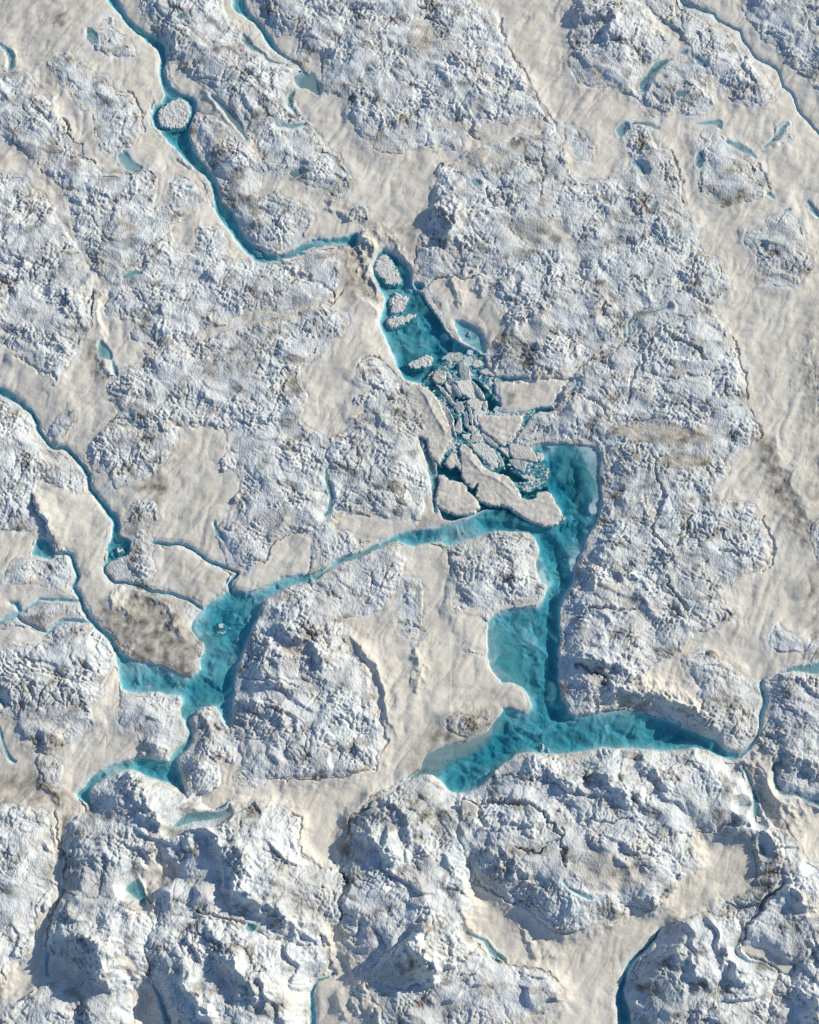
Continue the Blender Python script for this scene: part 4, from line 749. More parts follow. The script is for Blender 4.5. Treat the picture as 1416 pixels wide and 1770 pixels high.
def ground_material(name, bump, bscale, chip):
    m, nt, out = mat(name)
    b = node(nt, 'ShaderNodeBsdfPrincipled')
    b.inputs['Roughness'].default_value = .75
    b.inputs['Specular IOR Level'].default_value = .25
    v = math_(nt, 'MULTIPLY', math_(nt, 'SUBTRACT', tex(nt, .09, 6), .35), 1.6, True)
    c = mixc(nt, attr(nt, 'cover'), mixc(nt, v, (.75, .79, .81), (.60, .645, .67)), mixc(nt, v, (.745, .715, .645), (.655, .62, .555)))
    c = mixc(nt, attr(nt, 'blue'), c, (.57, .70, .735))
    sp = math_(nt, 'MULTIPLY', math_(nt, 'SUBTRACT', tex(nt, 1.1, 5, .7), .30), 2.4, True)
    d = math_(nt, 'MULTIPLY', attr(nt, 'dirt'), math_(nt, 'ADD', math_(nt, 'MULTIPLY', sp, .5), .62), True)
    c = mixc(nt, d, c, mixc(nt, tex(nt, .05, 3), (.215, .165, .11), (.165, .155, .13)))
    nt.links.new(c, b.inputs['Base Color'])
    bp = node(nt, 'ShaderNodeBump')
    bp.inputs['Strength'].default_value = 1.0
    bp.inputs['Distance'].default_value = bump
    g = node(nt, 'ShaderNodeNewGeometry')
    mp = node(nt, 'ShaderNodeMapping')
    mp.inputs['Rotation'].default_value = (0, 0, .9)
    mp.inputs['Scale'].default_value = (1.0, .55, 1.0)
    nz = node(nt, 'ShaderNodeTexNoise')
    nz.inputs['Scale'].default_value = .7
    nt.links.new(g.outputs['Position'], nz.inputs['Vector'])
    add = node(nt, 'ShaderNodeVectorMath', operation='MULTIPLY_ADD')
    nt.links.new(nz.outputs['Color'], add.inputs[0])
    add.inputs[1].default_value = (1.6, 1.6, 0)
    nt.links.new(g.outputs['Position'], add.inputs[2])
    nt.links.new(add.outputs[0], mp.inputs['Vector'])
    vo = node(nt, 'ShaderNodeTexVoronoi', feature='DISTANCE_TO_EDGE')
    vo.inputs['Scale'].default_value = bscale * .6
    nt.links.new(mp.outputs[0], vo.inputs['Vector'])
    crk = math_(nt, 'MULTIPLY', math_(nt, 'MINIMUM', vo.outputs['Distance'], .22), chip)
    nt.links.new(math_(nt, 'ADD', tex(nt, bscale, 6, .68), crk), bp.inputs['Height'])
    nt.links.new(bp.outputs[0], b.inputs['Normal'])
    nt.links.new(b.outputs[0], out.inputs[0])
    return m
M_SNOW = ground_material('old snow', .085, .9, .35)
M_ICE = ground_material('weathered ice', .22, 1.25, 2.0)

def water_material(name, a, silt):
    m, nt, out = mat(name)
    dep = attr(nt, 'depth')
    comb = node(nt, 'ShaderNodeCombineColor')
    for i, k in enumerate(a):
        nt.links.new(math_(nt, 'POWER', math.exp(-k), dep), comb.inputs[i])
    tr = node(nt, 'ShaderNodeBsdfTransparent')
    nt.links.new(comb.outputs[0], tr.inputs[0])
    df = node(nt, 'ShaderNodeBsdfDiffuse')
    df.inputs[0].default_value = (*silt, 1)
    mx = node(nt, 'ShaderNodeMixShader')
    f = math_(nt, 'MULTIPLY', math_(nt, 'SUBTRACT', 1.0, math_(nt, 'POWER', math.exp(-.5), dep)), .12)
    milk = attr(nt, 'milk')
    nt.links.new(math_(nt, 'ADD', math_(nt, 'ADD', f, math_(nt, 'MULTIPLY', milk, .55)), math_(nt, 'MULTIPLY', attr(nt, 'silt'), .8), True), mx.inputs[0])
    nt.links.new(tr.outputs[0], mx.inputs[1])
    nt.links.new(df.outputs[0], mx.inputs[2])
    sil = node(nt, 'ShaderNodeMix', data_type='RGBA')
    nt.links.new(attr(nt, 'silt'), sil.inputs[0])
    nt.links.new(mixc(nt, milk, silt, (.11, .40, .45)), sil.inputs[6])
    sil.inputs[7].default_value = (.34, .36, .33, 1)
    nt.links.new(sil.outputs[2], df.inputs[0])
    gl = node(nt, 'ShaderNodeBsdfGlossy')
    gl.inputs['Roughness'].default_value = .08
    bp = node(nt, 'ShaderNodeBump')
    bp.inputs['Distance'].default_value = .02
    nt.links.new(tex(nt, 1.6, 3), bp.inputs['Height'])
    nt.links.new(bp.outputs[0], gl.inputs['Normal'])
    m2 = node(nt, 'ShaderNodeMixShader')
    m2.inputs[0].default_value = .03
    nt.links.new(mx.outputs[0], m2.inputs[1])
    nt.links.new(gl.outputs[0], m2.inputs[2])
    nt.links.new(m2.outputs[0], out.inputs[0])
    return m
M_WATER = water_material('glacier water', (.47, .165, .116), (.015, .20, .27))

# ------------------------------------------------------------------ building meshes from the lattice
IDX = np.arange(NX * NY).reshape(NY, NX)
def grid_object(name, X, Y, Z, fmask, material, attrs, parent=None):
    """faces of a lattice where fmask is set -> one mesh object (coordinates in metres)"""
    ny, nx = X.shape
    ids = np.arange(nx * ny).reshape(ny, nx)
    quads = np.stack([ids[1:, :-1][fmask], ids[1:, 1:][fmask], ids[:-1, 1:][fmask], ids[:-1, :-1][fmask]], 1)
    if len(quads) == 0:
        return None
    used, inv = np.unique(quads.ravel(), return_inverse=True)
    co = np.stack([X.ravel()[used], Y.ravel()[used], Z.ravel()[used]], 1).astype(np.float32)
    origin = np.array([co[:, 0].mean(), co[:, 1].mean(), co[:, 2].min()], np.float32)
    co -= origin
    me = bpy.data.meshes.new(name)
    me.vertices.add(len(used))
    me.vertices.foreach_set('co', co.ravel())
    me.loops.add(len(inv))
    me.loops.foreach_set('vertex_index', inv.astype(np.int32))
    me.polygons.add(len(quads))
    me.polygons.foreach_set('loop_start', np.arange(0, len(inv), 4, dtype=np.int32))
    me.update(calc_edges=True)
    me.polygons.foreach_set('use_smooth', np.ones(len(quads), bool))
    for n, a in attrs.items():
        at = me.attributes.new(n, 'FLOAT', 'POINT')
        at.data.foreach_set('value', np.broadcast_to(a, X.shape).ravel()[used].astype(np.float32))
    me.materials.append(material)
    o = bpy.data.objects.new(name, me)
    o.location = origin.tolist()
    COL.objects.link(o)
    if parent:
        o.parent = parent
    return o
def anyv(m): return m[1:, :-1] | m[1:, 1:] | m[:-1, 1:] | m[:-1, :-1]
def allv(m): return m[1:, :-1] & m[1:, 1:] & m[:-1, 1:] & m[:-1, :-1]

snow = grid_object('snow_ground', GX, GY, zsnow * S, ~allv(EFF > 5.0), M_SNOW, {'dirt': np.where(sdW > 0, beddirt, dirt), 'blue': np.where(sdW > -1, 1.0, .75 * wet), 'cover': 1 - .7 * mingle * smooth(-15, -1, EFF + 5 * noise(gx / 9, gy / 9, 209))})
snow['kind'] = 'structure'
snow['label'] = 'smooth beige old snow filling the valleys between the ice hills'
# the same snow going on beyond the surveyed part
ring = np.concatenate([np.stack([GX[0, :-1], GY[0, :-1], zsnow[0, :-1] * S], 1), np.stack([GX[:-1, -1], GY[:-1, -1], zsnow[:-1, -1] * S], 1),
                       np.stack([GX[-1, :0:-1], GY[-1, :0:-1], zsnow[-1, :0:-1] * S], 1), np.stack([GX[:0:-1, 0], GY[:0:-1, 0], zsnow[:0:-1, 0] * S], 1)])
n = len(ring)
V, F = [ring], []
for i, f in enumerate((1.02, 1.05, 1.1, 1.18, 1.3, 1.5, 1.9, 2.6, 4.0, 7.0, 14.0)):
    r = ring.copy()
    r[:, :2] *= f
    r[:, 2] = 1.2 + 2.2 * fbm(r[:, 0] / 30, r[:, 1] / 30, 130, 4) * min(1, i * .5)
    V.append(r)
    a = np.arange(n)
    b = (a + 1) % n
    F.append(np.stack([a + i * n, b + i * n, b + (i + 1) * n, a + (i + 1) * n], 1))
me = bpy.data.meshes.new('snowfield')
me.from_pydata(np.concatenate(V).tolist(), [], np.concatenate(F)[:, ::-1].tolist())
me.polygons.foreach_set('use_smooth', np.ones(len(me.polygons), bool))
me.materials.append(M_SNOW)
far = bpy.data.objects.new('snowfield', me)
far['kind'] = 'structure'
COL.objects.link(far)

def biggest(m):
    """largest connected patch of a face mask"""
    lab = np.where(m, np.arange(1, m.size + 1).reshape(m.shape), 0)
    while True:
        n_ = lab.copy()
        n_[1:] = np.maximum(n_[1:], lab[:-1])
        n_[:-1] = np.maximum(n_[:-1], lab[1:])
        n_[:, 1:] = np.maximum(n_[:, 1:], lab[:, :-1])
        n_[:, :-1] = np.maximum(n_[:, :-1], lab[:, 1:])
        n_ = np.where(m, n_, 0)
        if (n_ == lab).all():
            break
        lab = n_
    v, c = np.unique(lab[lab > 0], return_counts=True)
    return lab == v[c.argmax()] if len(v) else m
fown = own[:-1, :-1]
fice = anyv(EFF > -2.2)
for k, (kind, label, H, Rg, poly) in enumerate(ICE):
    w = window(poly, GROW + 4)
    fw = (slice(w[0].start, w[0].stop - 1), slice(w[1].start, w[1].stop - 1))
    fm = fice[fw] & (fown[fw] == k)
    if kind == 'ice_mound':
        fm = biggest(fm)
    o = grid_object(kind, GX[w], GY[w], zice[w] * S, fm, M_ICE, {'dirt': ice_dirt[w], 'blue': blue[w] * (1 - vein_h[w]), 'cover': cover[w]})
    if o is None:
        print('no faces:', label)
        continue
    o['label'] = label
    if kind == 'ice_hill':
        o['kind'] = 'structure'
    else:
        o['category'] = 'ice mound'
        o['group'] = 'rough ice mounds standing in the snow'
print('ice built', round(time.time() - T0, 1))

siltmap = np.zeros((NY, NX))
milk = .85 * smooth(-.1, .9, fbm(gx / 34 + w1 / 14, gy / 34 + w2 / 14, 180, 5)) * smooth(0, 5, sdW)
for s_ in ('560,430,16 500,440,14', '1022,850,26 1015,800,20 970,770,16', '860,1110,60 890,1160,60', '720,600,40', '1085,1245,30', '600,970,10 650,948,10', '985,945,24'):
    q = pts(s_)
    w = window(q, 40)
    milk[w] = np.maximum(milk[w], smooth(-14, 10, sd_line(WX[w], WY[w], q)) * np.clip(.75 + .5 * swirl2[w], 0, 1))
for s, a, soft in [('735,1330,30 770,1295,40 830,1275,36 850,1255,20', .55, 14), ('330,1085,20 345,1110,10', .4, 10), ('860,895,0 815,1000,0', 0, 2), ('540,150,40', .5, 10), ('195,300,10 240,305,10', .5, 6), ('390,200,30 430,240,20', .45, 10), ('730,770,20 750,850,20', .25, 10), ('1165,170,20 1190,170,10', .5, 6), ('1120,560,60', .7, 10), ('568,820,20 570,890,20', .35, 10), ('510,303,30', .5, 8), ('1300,1400,20', .25, 8), ('310,36,20', .4, 8)]:
    q = pts(s)
    w = window(q, 60)
    siltmap[w] = np.maximum(siltmap[w], a * smooth(-soft, soft * .5, sd_line(WX[w], WY[w], q)))
foam = np.zeros((NY, NX))
depth_main = np.where(sdW > 0, np.maximum(-zsnow, 0) * S, 0)
wown = np.argmax(np.stack(water_sd), 0)[:-1, :-1]
fwat = anyv(sdW > -2.2)
for i, (name, label, dep, w_, shapes) in enumerate(WATER):
    o = grid_object(name, GX, GY, np.zeros((NY, NX)), fwat & (wown == i), M_WATER, {'depth': depth_main, 'silt': siltmap, 'milk': milk})
    o['kind'] = 'structure'
    o['label'] = label
for label, lev, w, d, _ in pond_info:
    dep = np.maximum(lev - ztop[w], 0) * S
    o = grid_object('melt_pond', GX[w], GY[w], np.full(d.shape, lev * S), anyv((d > -2.0) & (sdW[w] < 1)), M_WATER, {'depth': dep, 'silt': siltmap[w], 'milk': np.full(dep.shape, .4)})
    if o is None:
        print('no pond:', label)
        continue
    o['kind'] = 'structure'
    o['label'] = label
print('water built', round(time.time() - T0, 1))

# ------------------------------------------------------------------ loose ice: floes, slabs and shards, each a body of its own
def ground_at(px, py):
    i = np.clip((px - xs[0]) / STEP, 0, NX - 1.001)
    j = np.clip((py - ys[0]) / STEP, 0, NY - 1.001)
    return ztop[np.asarray(j, int), np.asarray(i, int)]

def sample(F, px, py):
    i = np.clip((px - xs[0]) / STEP, 0, NX - 1.001)
    j = np.clip((py - ys[0]) / STEP, 0, NY - 1.001)
    i0, j0 = i.astype(int), j.astype(int)
    fi, fj = i - i0, j - j0
    return (F[j0, i0] * (1 - fi) + F[j0, i0 + 1] * fi) * (1 - fj) + (F[j0 + 1, i0] * (1 - fi) + F[j0 + 1, i0 + 1] * fi) * fj

def block(name, label, cat, group, outline, h, tilt=(0, 0), rgh=.5, material=None, on_ground=False, chip=1.0, blue_=0.0, dirt_=.1, ridge=None, step=.75, dome=.0, seed=0, warp=.9, grow=1.0, cut=0, soft=0.0, land=0.0, cover_=.35, fold=0.0):
    """one loose piece of ice: an uneven top, broken sides of uneven height going down under the water or snow"""
    c0 = outline.mean(0)
    q = chaikin(c0 + (outline - c0) * grow, cut)
    x0, y0 = q.min(0) - 4
    x1, y1 = q.max(0) + 4
    X, Y = np.meshgrid(np.arange(x0, x1, step), np.arange(y0, y1, step))
    gX, gY = to_ground(X, Y)
    ax, ay = gX / S, gY / S
    k = 400 + seed
    wx = X + warp * noise(ax / 6, ay / 6, k) + .6 * warp * noise(ax / 2.2, ay / 2.2, k + 1)
    wy = Y + warp * noise(ax / 6, ay / 6, k + 2) + .6 * warp * noise(ax / 2.2, ay / 2.2, k + 3)
    d = sd_poly(wx, wy, q)
    top = h + tilt[0] * (X - c0[0]) - tilt[1] * (Y - c0[1]) + dome * (1 - np.exp(-np.maximum(d, 0) / 6))
    top = top + rgh * (1.2 * noise(ax / 9, ay / 9, k + 4) + chip * 1.3 * facets(ax / 6.5, ay / 5, k + 6)[0] + .35 * noise(ax / 2, ay / 2, k + 7)) * smooth(-.5, 3, d)
    if fold:
        top = top + fold * (1.3 * np.abs(noise((ax * .5 - ay * .87) / 24 + .5 * noise(ax / 20, ay / 20, k + 11), (ax * .87 + ay * .5) / 60, k + 12)) * 1.4 + 1.1 * noise(ax / 26, ay / 26, k + 13) + .22 * noise(ax / 5, ay / 5, k + 14)) * smooth(0, 5, d)
    if land:
        top = top + land * sample(rough, X, Y)
    if ridge is not None:
        dd, sg, tt = signed_line(X, Y, ridge)
        top = top + smooth(0, .2, np.minimum(tt, 1 - tt)) * ridge[0, 2] * np.where(sg > 0, np.exp(-dd / 5), np.exp(-dd / 12))
    b = np.full(X.shape, float(np.percentile(ground_at(X, Y)[d > 0], 60))) if on_ground else np.zeros(X.shape)
    foot = b - 4.0 if on_ground else b - 2.6
    run = 1.3 + soft + (1.6 + soft) * smooth(-.3, .5, noise(ax / 7, ay / 7, k + 9))
    z = foot + (b + np.maximum(top, .3) - foot) * np.clip((d + .8) / run, 0, 1) ** .8
    at = {'blue': np.clip(blue_ + .75 * smooth(run * .8 + .6, 0, d), 0, 1), 'dirt': np.clip(dirt_ * (.6 + 1.1 * noise(ax / 7, ay / 7, k + 8)) + .1, 0, 1), 'cover': np.clip(cover_ + .6 * noise(ax / 8, ay / 8, k + 10), 0, 1)}
    o = grid_object(name, gX, gY, z * S, anyv(d > -1.0), material or M_ICE, at)
    o['label'], o['category'] = label, cat
    if group:
        o['group'] = group
    return o

C69 = lambda t: crop(690, 600, 5.446, t)
C64 = lambda t: crop(600, 400, 5.446, t)
C74 = lambda t: crop(740, 740, 4.425, t)
FL = 'rough ice floes in the blue pools'
floe = lambda label, q, h, **kw: block('ice_floe', label, 'ice floe', FL, q, .55 * h, **{**kw, 'rgh': .35 * kw.get('rgh', .5), 'dome': .5 * kw.get('dome', 0), 'cut': 1, 'soft': 1.2, 'land': .35, 'warp': 2.2})
floe('round rough ice floe filling a widening of the long stream', pts('273,192 282,183 303,169 319,171 331,184 329,207 315,225 294,223 280,221 272,209'), 3.0, rgh=1.0, dome=2.0, seed=1)
floe('long rough floe at the head of the cloudy blue pool', C64('300,215 380,210 440,290 500,400 530,490 470,512 380,512 330,450 262,400 252,320'), 1.8, rgh=.8, dome=1, seed=2)
floe('forked white floe in the middle of the cloudy blue pool', C64('395,640 430,600 480,560 520,600 600,620 570,680 520,770 460,780 405,780 412,740 395,690'), 1.6, rgh=.9, dome=1, seed=3)
floe('thin diagonal floe with a thick left end in the cloudy pool', C64('365,850 420,790 520,800 640,752 688,768 610,840 500,900 420,915 372,885'), 1.6, rgh=.8, dome=1, seed=4)
floe('white floe at the lower end of the cloudy pool with a grey tail', C64('545,1245 650,1200 750,1150 822,1160 812,1260 755,1280 620,1302 575,1272'), 1.6, rgh=.8, dome=1, seed=5)
floe('tiny white ice lump in the pale triangular pool', C64('1128,965 1160,938 1178,975 1150,998'), 1.4, rgh=.6, seed=6)
floe('small white floe drifting in the left pool', pts('374,1079 382,1075 389,1081 385,1087 376,1086'), 1.5, rgh=.7, seed=7)
floe('smear of low brash ice under the small white floe, left pool', pts('374,1092 383,1089 394,1092 388,1097 377,1098'), .5, rgh=.4, blue_=.5, seed=8)
floe('tiny shard beside the left pool floe', pts('394,1085 398,1083 400,1087 396,1089'), .8, rgh=.3, seed=9)
floe('low white shoal floe in the bend of the long stream', crop(350, 350, 3.54, '308,292 340,290 372,312 362,330 330,318'), .9, rgh=.5, seed=10)
floe('white churned ice crust in the rapid of the long stream', pts('520,434 530,428 542,424 552,422 556,426 545,431 533,438 524,440'), .6, rgh=.8, seed=20)
floe('small white crust upstream of the rapid', pts('505,442 515,437 519,441 510,446'), .5, rgh=.6, seed=21)
floe('curved white floe in the small pool of the left stream', pts('200,947 209,945 214,951 209,959 201,957'), 1.0, rgh=.5, seed=11)
floe('round white floe in the small pool of the left stream', pts('189,955 195,953 195,962 191,962'), 1.0, rgh=.5, seed=12)
floe('pale grounded floe at the murky west corner of the main pool', pts('722,1343 735,1342 757,1345 767,1356 758,1361 742,1356 726,1351'), 1.6, rgh=.3, seed=13)
floe('upright triangular shard by the south bank of the main channel', pts('944,1291 953,1298 946,1304'), 2.4, tilt=(.2, .1), rgh=.3, seed=14)
floe('flat ice plate leaning by the triangular shard', pts('936,1284 942,1286 939,1302 934,1303'), 1.0, rgh=.3, seed=15, blue_=.5)
floe('little white ice chip off the point of the snow promontory', C74('1022,660 1072,690 1050,716 1018,722'), 1.4, rgh=.4, seed=16)
floe('narrow upright ice chip off the promontory', C74('1064,720 1078,716 1086,752 1070,748'), 1.2, rgh=.4, seed=17)
floe('smallest ice chip off the promontory, farthest out', C74('1106,704 1140,702 1128,722'), .9, rgh=.3, seed=18)
0 and floe('sunken pale ice bench in the channel below the cliff', pts('1068,1234 1085,1231 1108,1238 1112,1252 1096,1268 1078,1264 1066,1250'), .2, rgh=.2, blue_=.9, seed=19) if False else None

SLAB = 'broken ice slabs heaped between the two pools'
SLABS = []
slab = lambda label, q, h, **kw: SLABS.append((label.split(',')[0], q.mean(0))) or block('ice_slab', label, 'ice slab', SLAB, q, h, **{**kw, 'grow': 1.13, 'step': .6, 'rgh': .8 * kw.get('rgh', .4), 'chip': .5, 'warp': .6, 'tilt': tuple(1.5 * v for v in kw.get('tilt', (0, 0))), 'land': .10, 'cover_': .6})
big = lambda label, q, h, **kw: block('snow_slab', label, 'snow slab', 'big snow covered slabs by the broken ice', q, h, chip=.12, material=M_SNOW, cut=1, grow=1.03, warp=1.6, soft=.5, land=.07, fold=1.0, cover_=.95, **kw)
big('long ridged snow slab along the left of the broken ice', C69('80,380 150,345 260,400 365,490 420,620 480,760 515,840 455,930 400,1060 370,1105 300,1050 270,950 258,860 170,840 158,760 170,660 90,570 66,470'), 4.2, rgh=.35, ridge=np.c_[C69('150,360 250,480 330,650 400,760 450,860'), [3.2, 0, 0, 0, 0]], dirt_=.22, seed=31, step=.9)
big('broad snow promontory pointing to the open pool, south of the slabs', C74('250,120 300,140 350,190 405,255 425,310 520,352 600,365 660,430 700,500 720,545 800,545 840,480 925,488 960,570 1015,640 1005,715 918,757 800,728 700,678 600,598 480,596 408,570 362,515 392,425 352,470 318,440 270,405 258,320'), 3.8, rgh=.4, ridge=np.c_[C74('250,140 330,260 420,360 520,400 620,470 720,600'), [2.6, 0, 0, 0, 0, 0]], dirt_=.2, seed=32, step=.9)
big('lower left snow slab with a bright rounded corner', C74('78,365 120,360 160,402 280,422 300,490 348,520 405,600 330,668 210,668 120,640 45,580 66,480 90,440'), 3.4, rgh=.35, dirt_=.2, seed=33, step=.9, dome=1.5)
big('small triangular snow slab at the lower tip of the long ridged slab', C74('112,272 185,185 238,235 262,300 250,345 215,290 170,318 150,300'), 3.0, rgh=.3, dirt_=.25, seed=34)
big('wide pitted snow slab right of the upright slabs', C69('715,640 790,640 850,640 960,650 1080,640 1180,655 1110,808 1030,895 960,938 905,880 800,800 765,775'), 3.4, rgh=.6, dirt_=.16, seed=35)
slab('tall narrow fin of ice, foremost in the gap to the upper pool', C69('440,180 480,250 520,330 580,450 556,462 508,392 468,312'), 3.2, tilt=(.25, 0), rgh=.3, seed=41)
slab('rounded upright slab at the top of the heap', C69('560,162 605,158 660,220 666,300 602,322 570,252'), 3.6, tilt=(.15, .1), rgh=.4, seed=42, dome=1)
slab('square grey slab below the rounded one', C69('530,332 600,325 656,312 690,370 738,420 778,468 700,488 640,468 582,430 560,382'), 2.6, tilt=(-.1, 0), rgh=.3, seed=43, blue_=.3)
slab('long bent slab edge beside the dark water gap', C69('678,318 720,345 788,440 800,498 765,480 712,395 672,340'), 3.4, tilt=(.2, 0), rgh=.3, seed=44)
slab('round dirty ice lump with a dark rim at the upper left of the heap', C69('312,290 340,240 390,222 435,240 434,300 400,345 350,340'), 3.6, rgh=.8, dirt_=.55, seed=45)
slab('thin slanting slab under the dirty lump', C69('348,358 390,362 450,430 500,500 520,550 480,530 420,450'), 2.6, tilt=(.2, 0), rgh=.3, seed=46)
slab('olive tinted wedge between two fins', C69('430,345 500,372 540,450 516,470 462,420'), 1.6, tilt=(-.1, 0), rgh=.3, dirt_=.35, seed=47)
slab('longest white fin, leaning on the long ridged snow slab', C69('422,545 462,580 510,680 512,740 530,840 490,780 450,682 424,602'), 3.8, tilt=(.3, 0), rgh=.35, seed=48)
slab('small slab wedged at the centre of the heap', C69('522,542 580,520 610,580 588,620 540,602'), 2.4, tilt=(.1, .2), rgh=.3, seed=49)
slab('forked slab standing in the darkest gap', C69('562,662 586,700 585,800 558,820 527,770 546,712'), 2.8, tilt=(.1, .1), rgh=.35, seed=50)
slab('teal shaded slab dipping into the dark gap', C69('600,622 640,602 655,682 648,762 618,740'), 1.4, tilt=(.25, 0), rgh=.2, blue_=.8, seed=51)
slab('flat topped slab right of the centre', C69('640,512 700,490 790,502 782,560 742,618 690,582 662,562'), 3.2, tilt=(-.05, .05), rgh=.4, seed=52)
slab('pale blue tinged slab under the flat topped one', C69('705,612 742,604 828,592 848,640 790,638 765,700 745,735 722,738 704,662'), 2.4, tilt=(-.1, 0), rgh=.35, blue_=.4, seed=53)
slab('upright crumbled fin in the middle of the heap', C69('640,555 676,582 698,660 690,738 664,702 654,622'), 3.8, tilt=(.2, 0), rgh=.5, seed=54)
slab('knot of white ice crumbs below the upright fin', C69('652,745 708,742 724,788 690,810 656,782'), 2.4, rgh=1.2, seed=55)
slab('cracked narrow block on the right rim of the heap', C69('790,522 828,514 830,572 802,602 782,570'), 3.4, rgh=.5, tilt=(.1, 0), seed=56)
slab('three cornered slab left of the grey plate', C69('592,822 676,818 640,880 602,858'), 2.0, rgh=.3, seed=57)
slab('grey plate below the ice crumbs', C69('692,822 788,850 760,888 655,910'), 2.0, tilt=(.05, .1), rgh=.25, seed=58)
slab('largest pale slab in the south of the heap', C69('682,932 780,908 868,960 928,1040 918,1128 862,1120 792,1050 722,990'), 2.6, tilt=(-.03, .02), rgh=.4, blue_=.25, seed=59)
slab('narrow dark edged slab against the pale one', C69('924,1000 970,1055 990,1110 942,1132 932,1060'), 2.0, rgh=.3, tilt=(.2, 0), seed=60)
slab('long strip slab along the foot of the pitted snow slab', C69('782,822 850,852 928,930 890,938 822,890'), 2.6, tilt=(.15, .1), rgh=.35, seed=61)
slab('little triangular slab at the slit mouth', C69('932,952 1028,952 1030,1038 988,1008'), 2.0, rgh=.3, seed=62)
slab('big oval grey slab floating at the edge of the open pool', C69('1050,922 1150,916 1238,960 1290,1040 1288,1078 1190,1058 1090,1048 1050,992'), 2.8, tilt=(0, .03), rgh=.25, dome=.8, seed=63, dirt_=.16)
slab('small block at the right tip of the oval slab', C69('1292,994 1348,1002 1364,1050 1330,1080 1298,1050'), 1.6, rgh=.4, blue_=.3, seed=64)
slab('tilted white slab under the oval slab', C69('1040,1064 1110,1062 1198,1092 1180,1130 1172,1182 1102,1142 1060,1102'), 2.4, tilt=(.1, .1), rgh=.35, seed=65)
slab('low triangular plate adrift below the tilted slab', C69('1142,1202 1268,1212 1240,1250 1172,1240'), 1.0, rgh=.25, blue_=.3, seed=66)
slab('clear blue plate below the ice wall', C69('612,95 680,84 690,160 642,188 602,152'), .7, rgh=.15, blue_=.95, seed=67)
slab('white crust block by the shore of the pale triangular pool', C69('690,172 720,122 770,132 790,170 722,196'), 1.8, rgh=.5, seed=68)
slab('little blue plate nearest the ice wall', C69('642,24 688,32 690,78 632,70'), .6, rgh=.15, blue_=.95, seed=69)
slab('sunken olive lens of ice at the surface of the cloudy pool', C69('402,112 470,54 560,50 610,82 590,122 500,132'), .25, rgh=.12, blue_=.6, dirt_=.45, seed=70)
slab('snowy triangular slab at the north shore of the heap', C69('750,232 850,196 898,278 802,260'), 2.4, rgh=.3, seed=71)
slab('ribbed slab frozen to the north shore', C69('872,102 950,132 1000,200 962,268 912,278 882,202'), 3.4, rgh=.7, tilt=(.1, 0), seed=72)
slab('cracked plate in the corner of the right gap', C69('892,590 920,556 1000,592 1060,585 1075,625 960,660 905,640'), 1.4, rgh=.3, blue_=.7, seed=73)
rng = np.random.default_rng(5)
used_labels = set()
SH = 'small ice shards caught between the slabs'
spots = [(455, 560), (610, 480), (560, 600), (650, 850), (720, 900), (830, 880), (945, 1075), (1085, 1175), (1130, 1180), (460, 870), (420, 1050), (390, 1120), (500, 960), (530, 1010), (640, 700), (690, 560), (580, 300), (520, 250), (760, 180), (820, 150), (380, 620), (340, 520), (800, 640), (860, 620), (505, 480), (545, 500), (470, 620), (540, 855), (520, 900), (555, 880), (610, 790), (740, 800), (870, 960), (905, 950), (975, 1035), (1010, 1060), (1030, 1110), (990, 1140), (1060, 1145), (640, 220), (600, 620), (420, 480), (300, 330), (330, 420), (1110, 1290), (1150, 1310), (1190, 1290), (660, 940), (530, 560), (880, 500), (480, 290)]
for i, (sx_, sy_) in enumerate(spots):
    c = np.array([690 + sx_ / 5.446, 600 + sy_ / 5.446])
    nn = rng.integers(4, 7)
    near = sorted(SLABS, key=lambda t: np.hypot(*(t[1] - c)))[:4]
    for a_, b_ in ((0, 1), (0, 2), (1, 2), (0, 3), (1, 3), (2, 3)):
        words = lambda t: ' '.join([v for v in t.split(' of the heap')[0].split(' under ')[0].split(' below ')[0].split(' in the ')[0].split(' with ')[0].split(' beside ')[0].split(' at the ')[0].split()][:7])
        lab = 'small shard between the %s and the %s' % (words(near[a_][0]), words(near[b_][0]))
        if lab not in used_labels and len(lab.split()) <= 16:
            break
    else:
        continue
    used_labels.add(lab)
    an = np.sort(rng.random(nn) * 6.28)
    ra = rng.uniform(2.2, 4.6)
    st = rng.uniform(.5, 1)
    qq = np.stack([c[0] + ra * np.cos(an), c[1] + ra * np.sin(an) * st], 1)
    block('ice_shard', lab, 'ice shard', SH, qq, rng.uniform(1.0, 2.6), tilt=(rng.uniform(-.3, .3), rng.uniform(-.3, .3)), rgh=.3, seed=80 + i, warp=.4, blue_=rng.uniform(0, .5))
w = window(pts('700,600 960,880'), 0)
bz = 2.2 * facets(gx[w] / 5.2 + .3 * noise(gx[w] / 6, gy[w] / 6, 210), gy[w] / 4.4, 211)[0] + .8 * noise(gx[w] / 3, gy[w] / 3, 212) + 1.3 * noise(gx[w] / 22, gy[w] / 22, 213) - .55
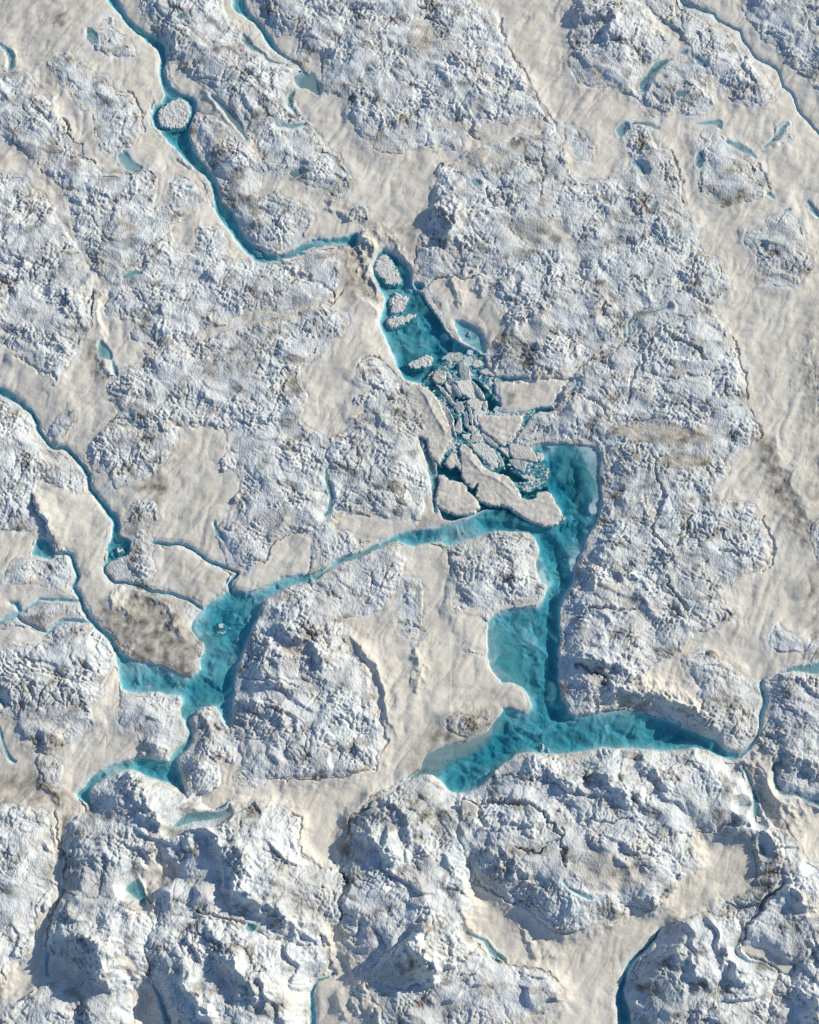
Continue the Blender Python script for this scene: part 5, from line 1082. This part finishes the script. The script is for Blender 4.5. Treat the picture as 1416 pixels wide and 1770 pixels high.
bz = np.where(gaps[w] > -1.5, -3.0, bz)
brash = grid_object('brash_ice', GX[w], GY[w], bz * S, anyv((bz > -1.0) & (melange[w] > -1) & (sdW[w] > 0)), M_ICE, {'dirt': np.full(bz.shape, .18), 'blue': smooth(.8, -.8, bz), 'cover': np.full(bz.shape, .5)})
brash['kind'] = 'stuff'
brash['label'] = 'crumbled brash ice filling the gaps between the broken slabs'
block('ice_wall', 'thin straight ice wall between the cloudy pool and the triangular pool', 'ice wall', None, C64('722,580 760,590 830,690 900,770 930,850 990,930 1060,1025 1050,1050 1000,1020 930,940 870,830 800,740 735,650'), 3.0, rgh=.5, tilt=(-.03, 0), seed=120, dirt_=.2)
block('snow_slab', 'grey snow slab ringed by a narrow moat, bottom right', 'snow slab', None, pts('1271,1638 1284,1631 1310,1631 1327,1642 1349,1656 1366,1670 1369,1689 1349,1685 1335,1671 1315,1661 1290,1653 1274,1646'), 1.6, rgh=.3, chip=.25, cover_=1.0, material=M_SNOW, on_ground=True, seed=121, step=.9)
block('ice_block', 'brown sided snow block in the cleft west of the biggest dome', 'ice block', None, crop(700, 1050, 3.54, '345,1205 370,1200 400,1215 440,1240 438,1310 400,1330 365,1342 345,1320 340,1260'), 1.6, rgh=.4, chip=.25, cover_=1.0, material=M_SNOW, on_ground=True, seed=122, dirt_=.3)
block('ice_block', 'white ice block standing in the green channel at lower right', 'ice block', None, crop(1016, 1370, 3.54, '1020,150 1060,155 1075,185 1050,192 1018,190'), 2.0, rgh=.5, on_ground=True, seed=123)
block('ice_block', 'dirty boulder of ice above the deep teal pocket, bottom left', 'ice block', None, crop(0, 1370, 3.54, '885,350 920,325 960,335 975,365 940,385 900,375'), 3.0, rgh=.6, on_ground=True, seed=124, dirt_=.5)
block('ice_block', 'small tilted ice block with a dark foot on the left pool shore', 'ice block', None, crop(0, 1050, 3.54, '1210,290 1235,270 1250,285 1225,310'), 2.0, rgh=.5, on_ground=True, seed=125, dirt_=.3)
print('total', round(time.time() - T0, 1))
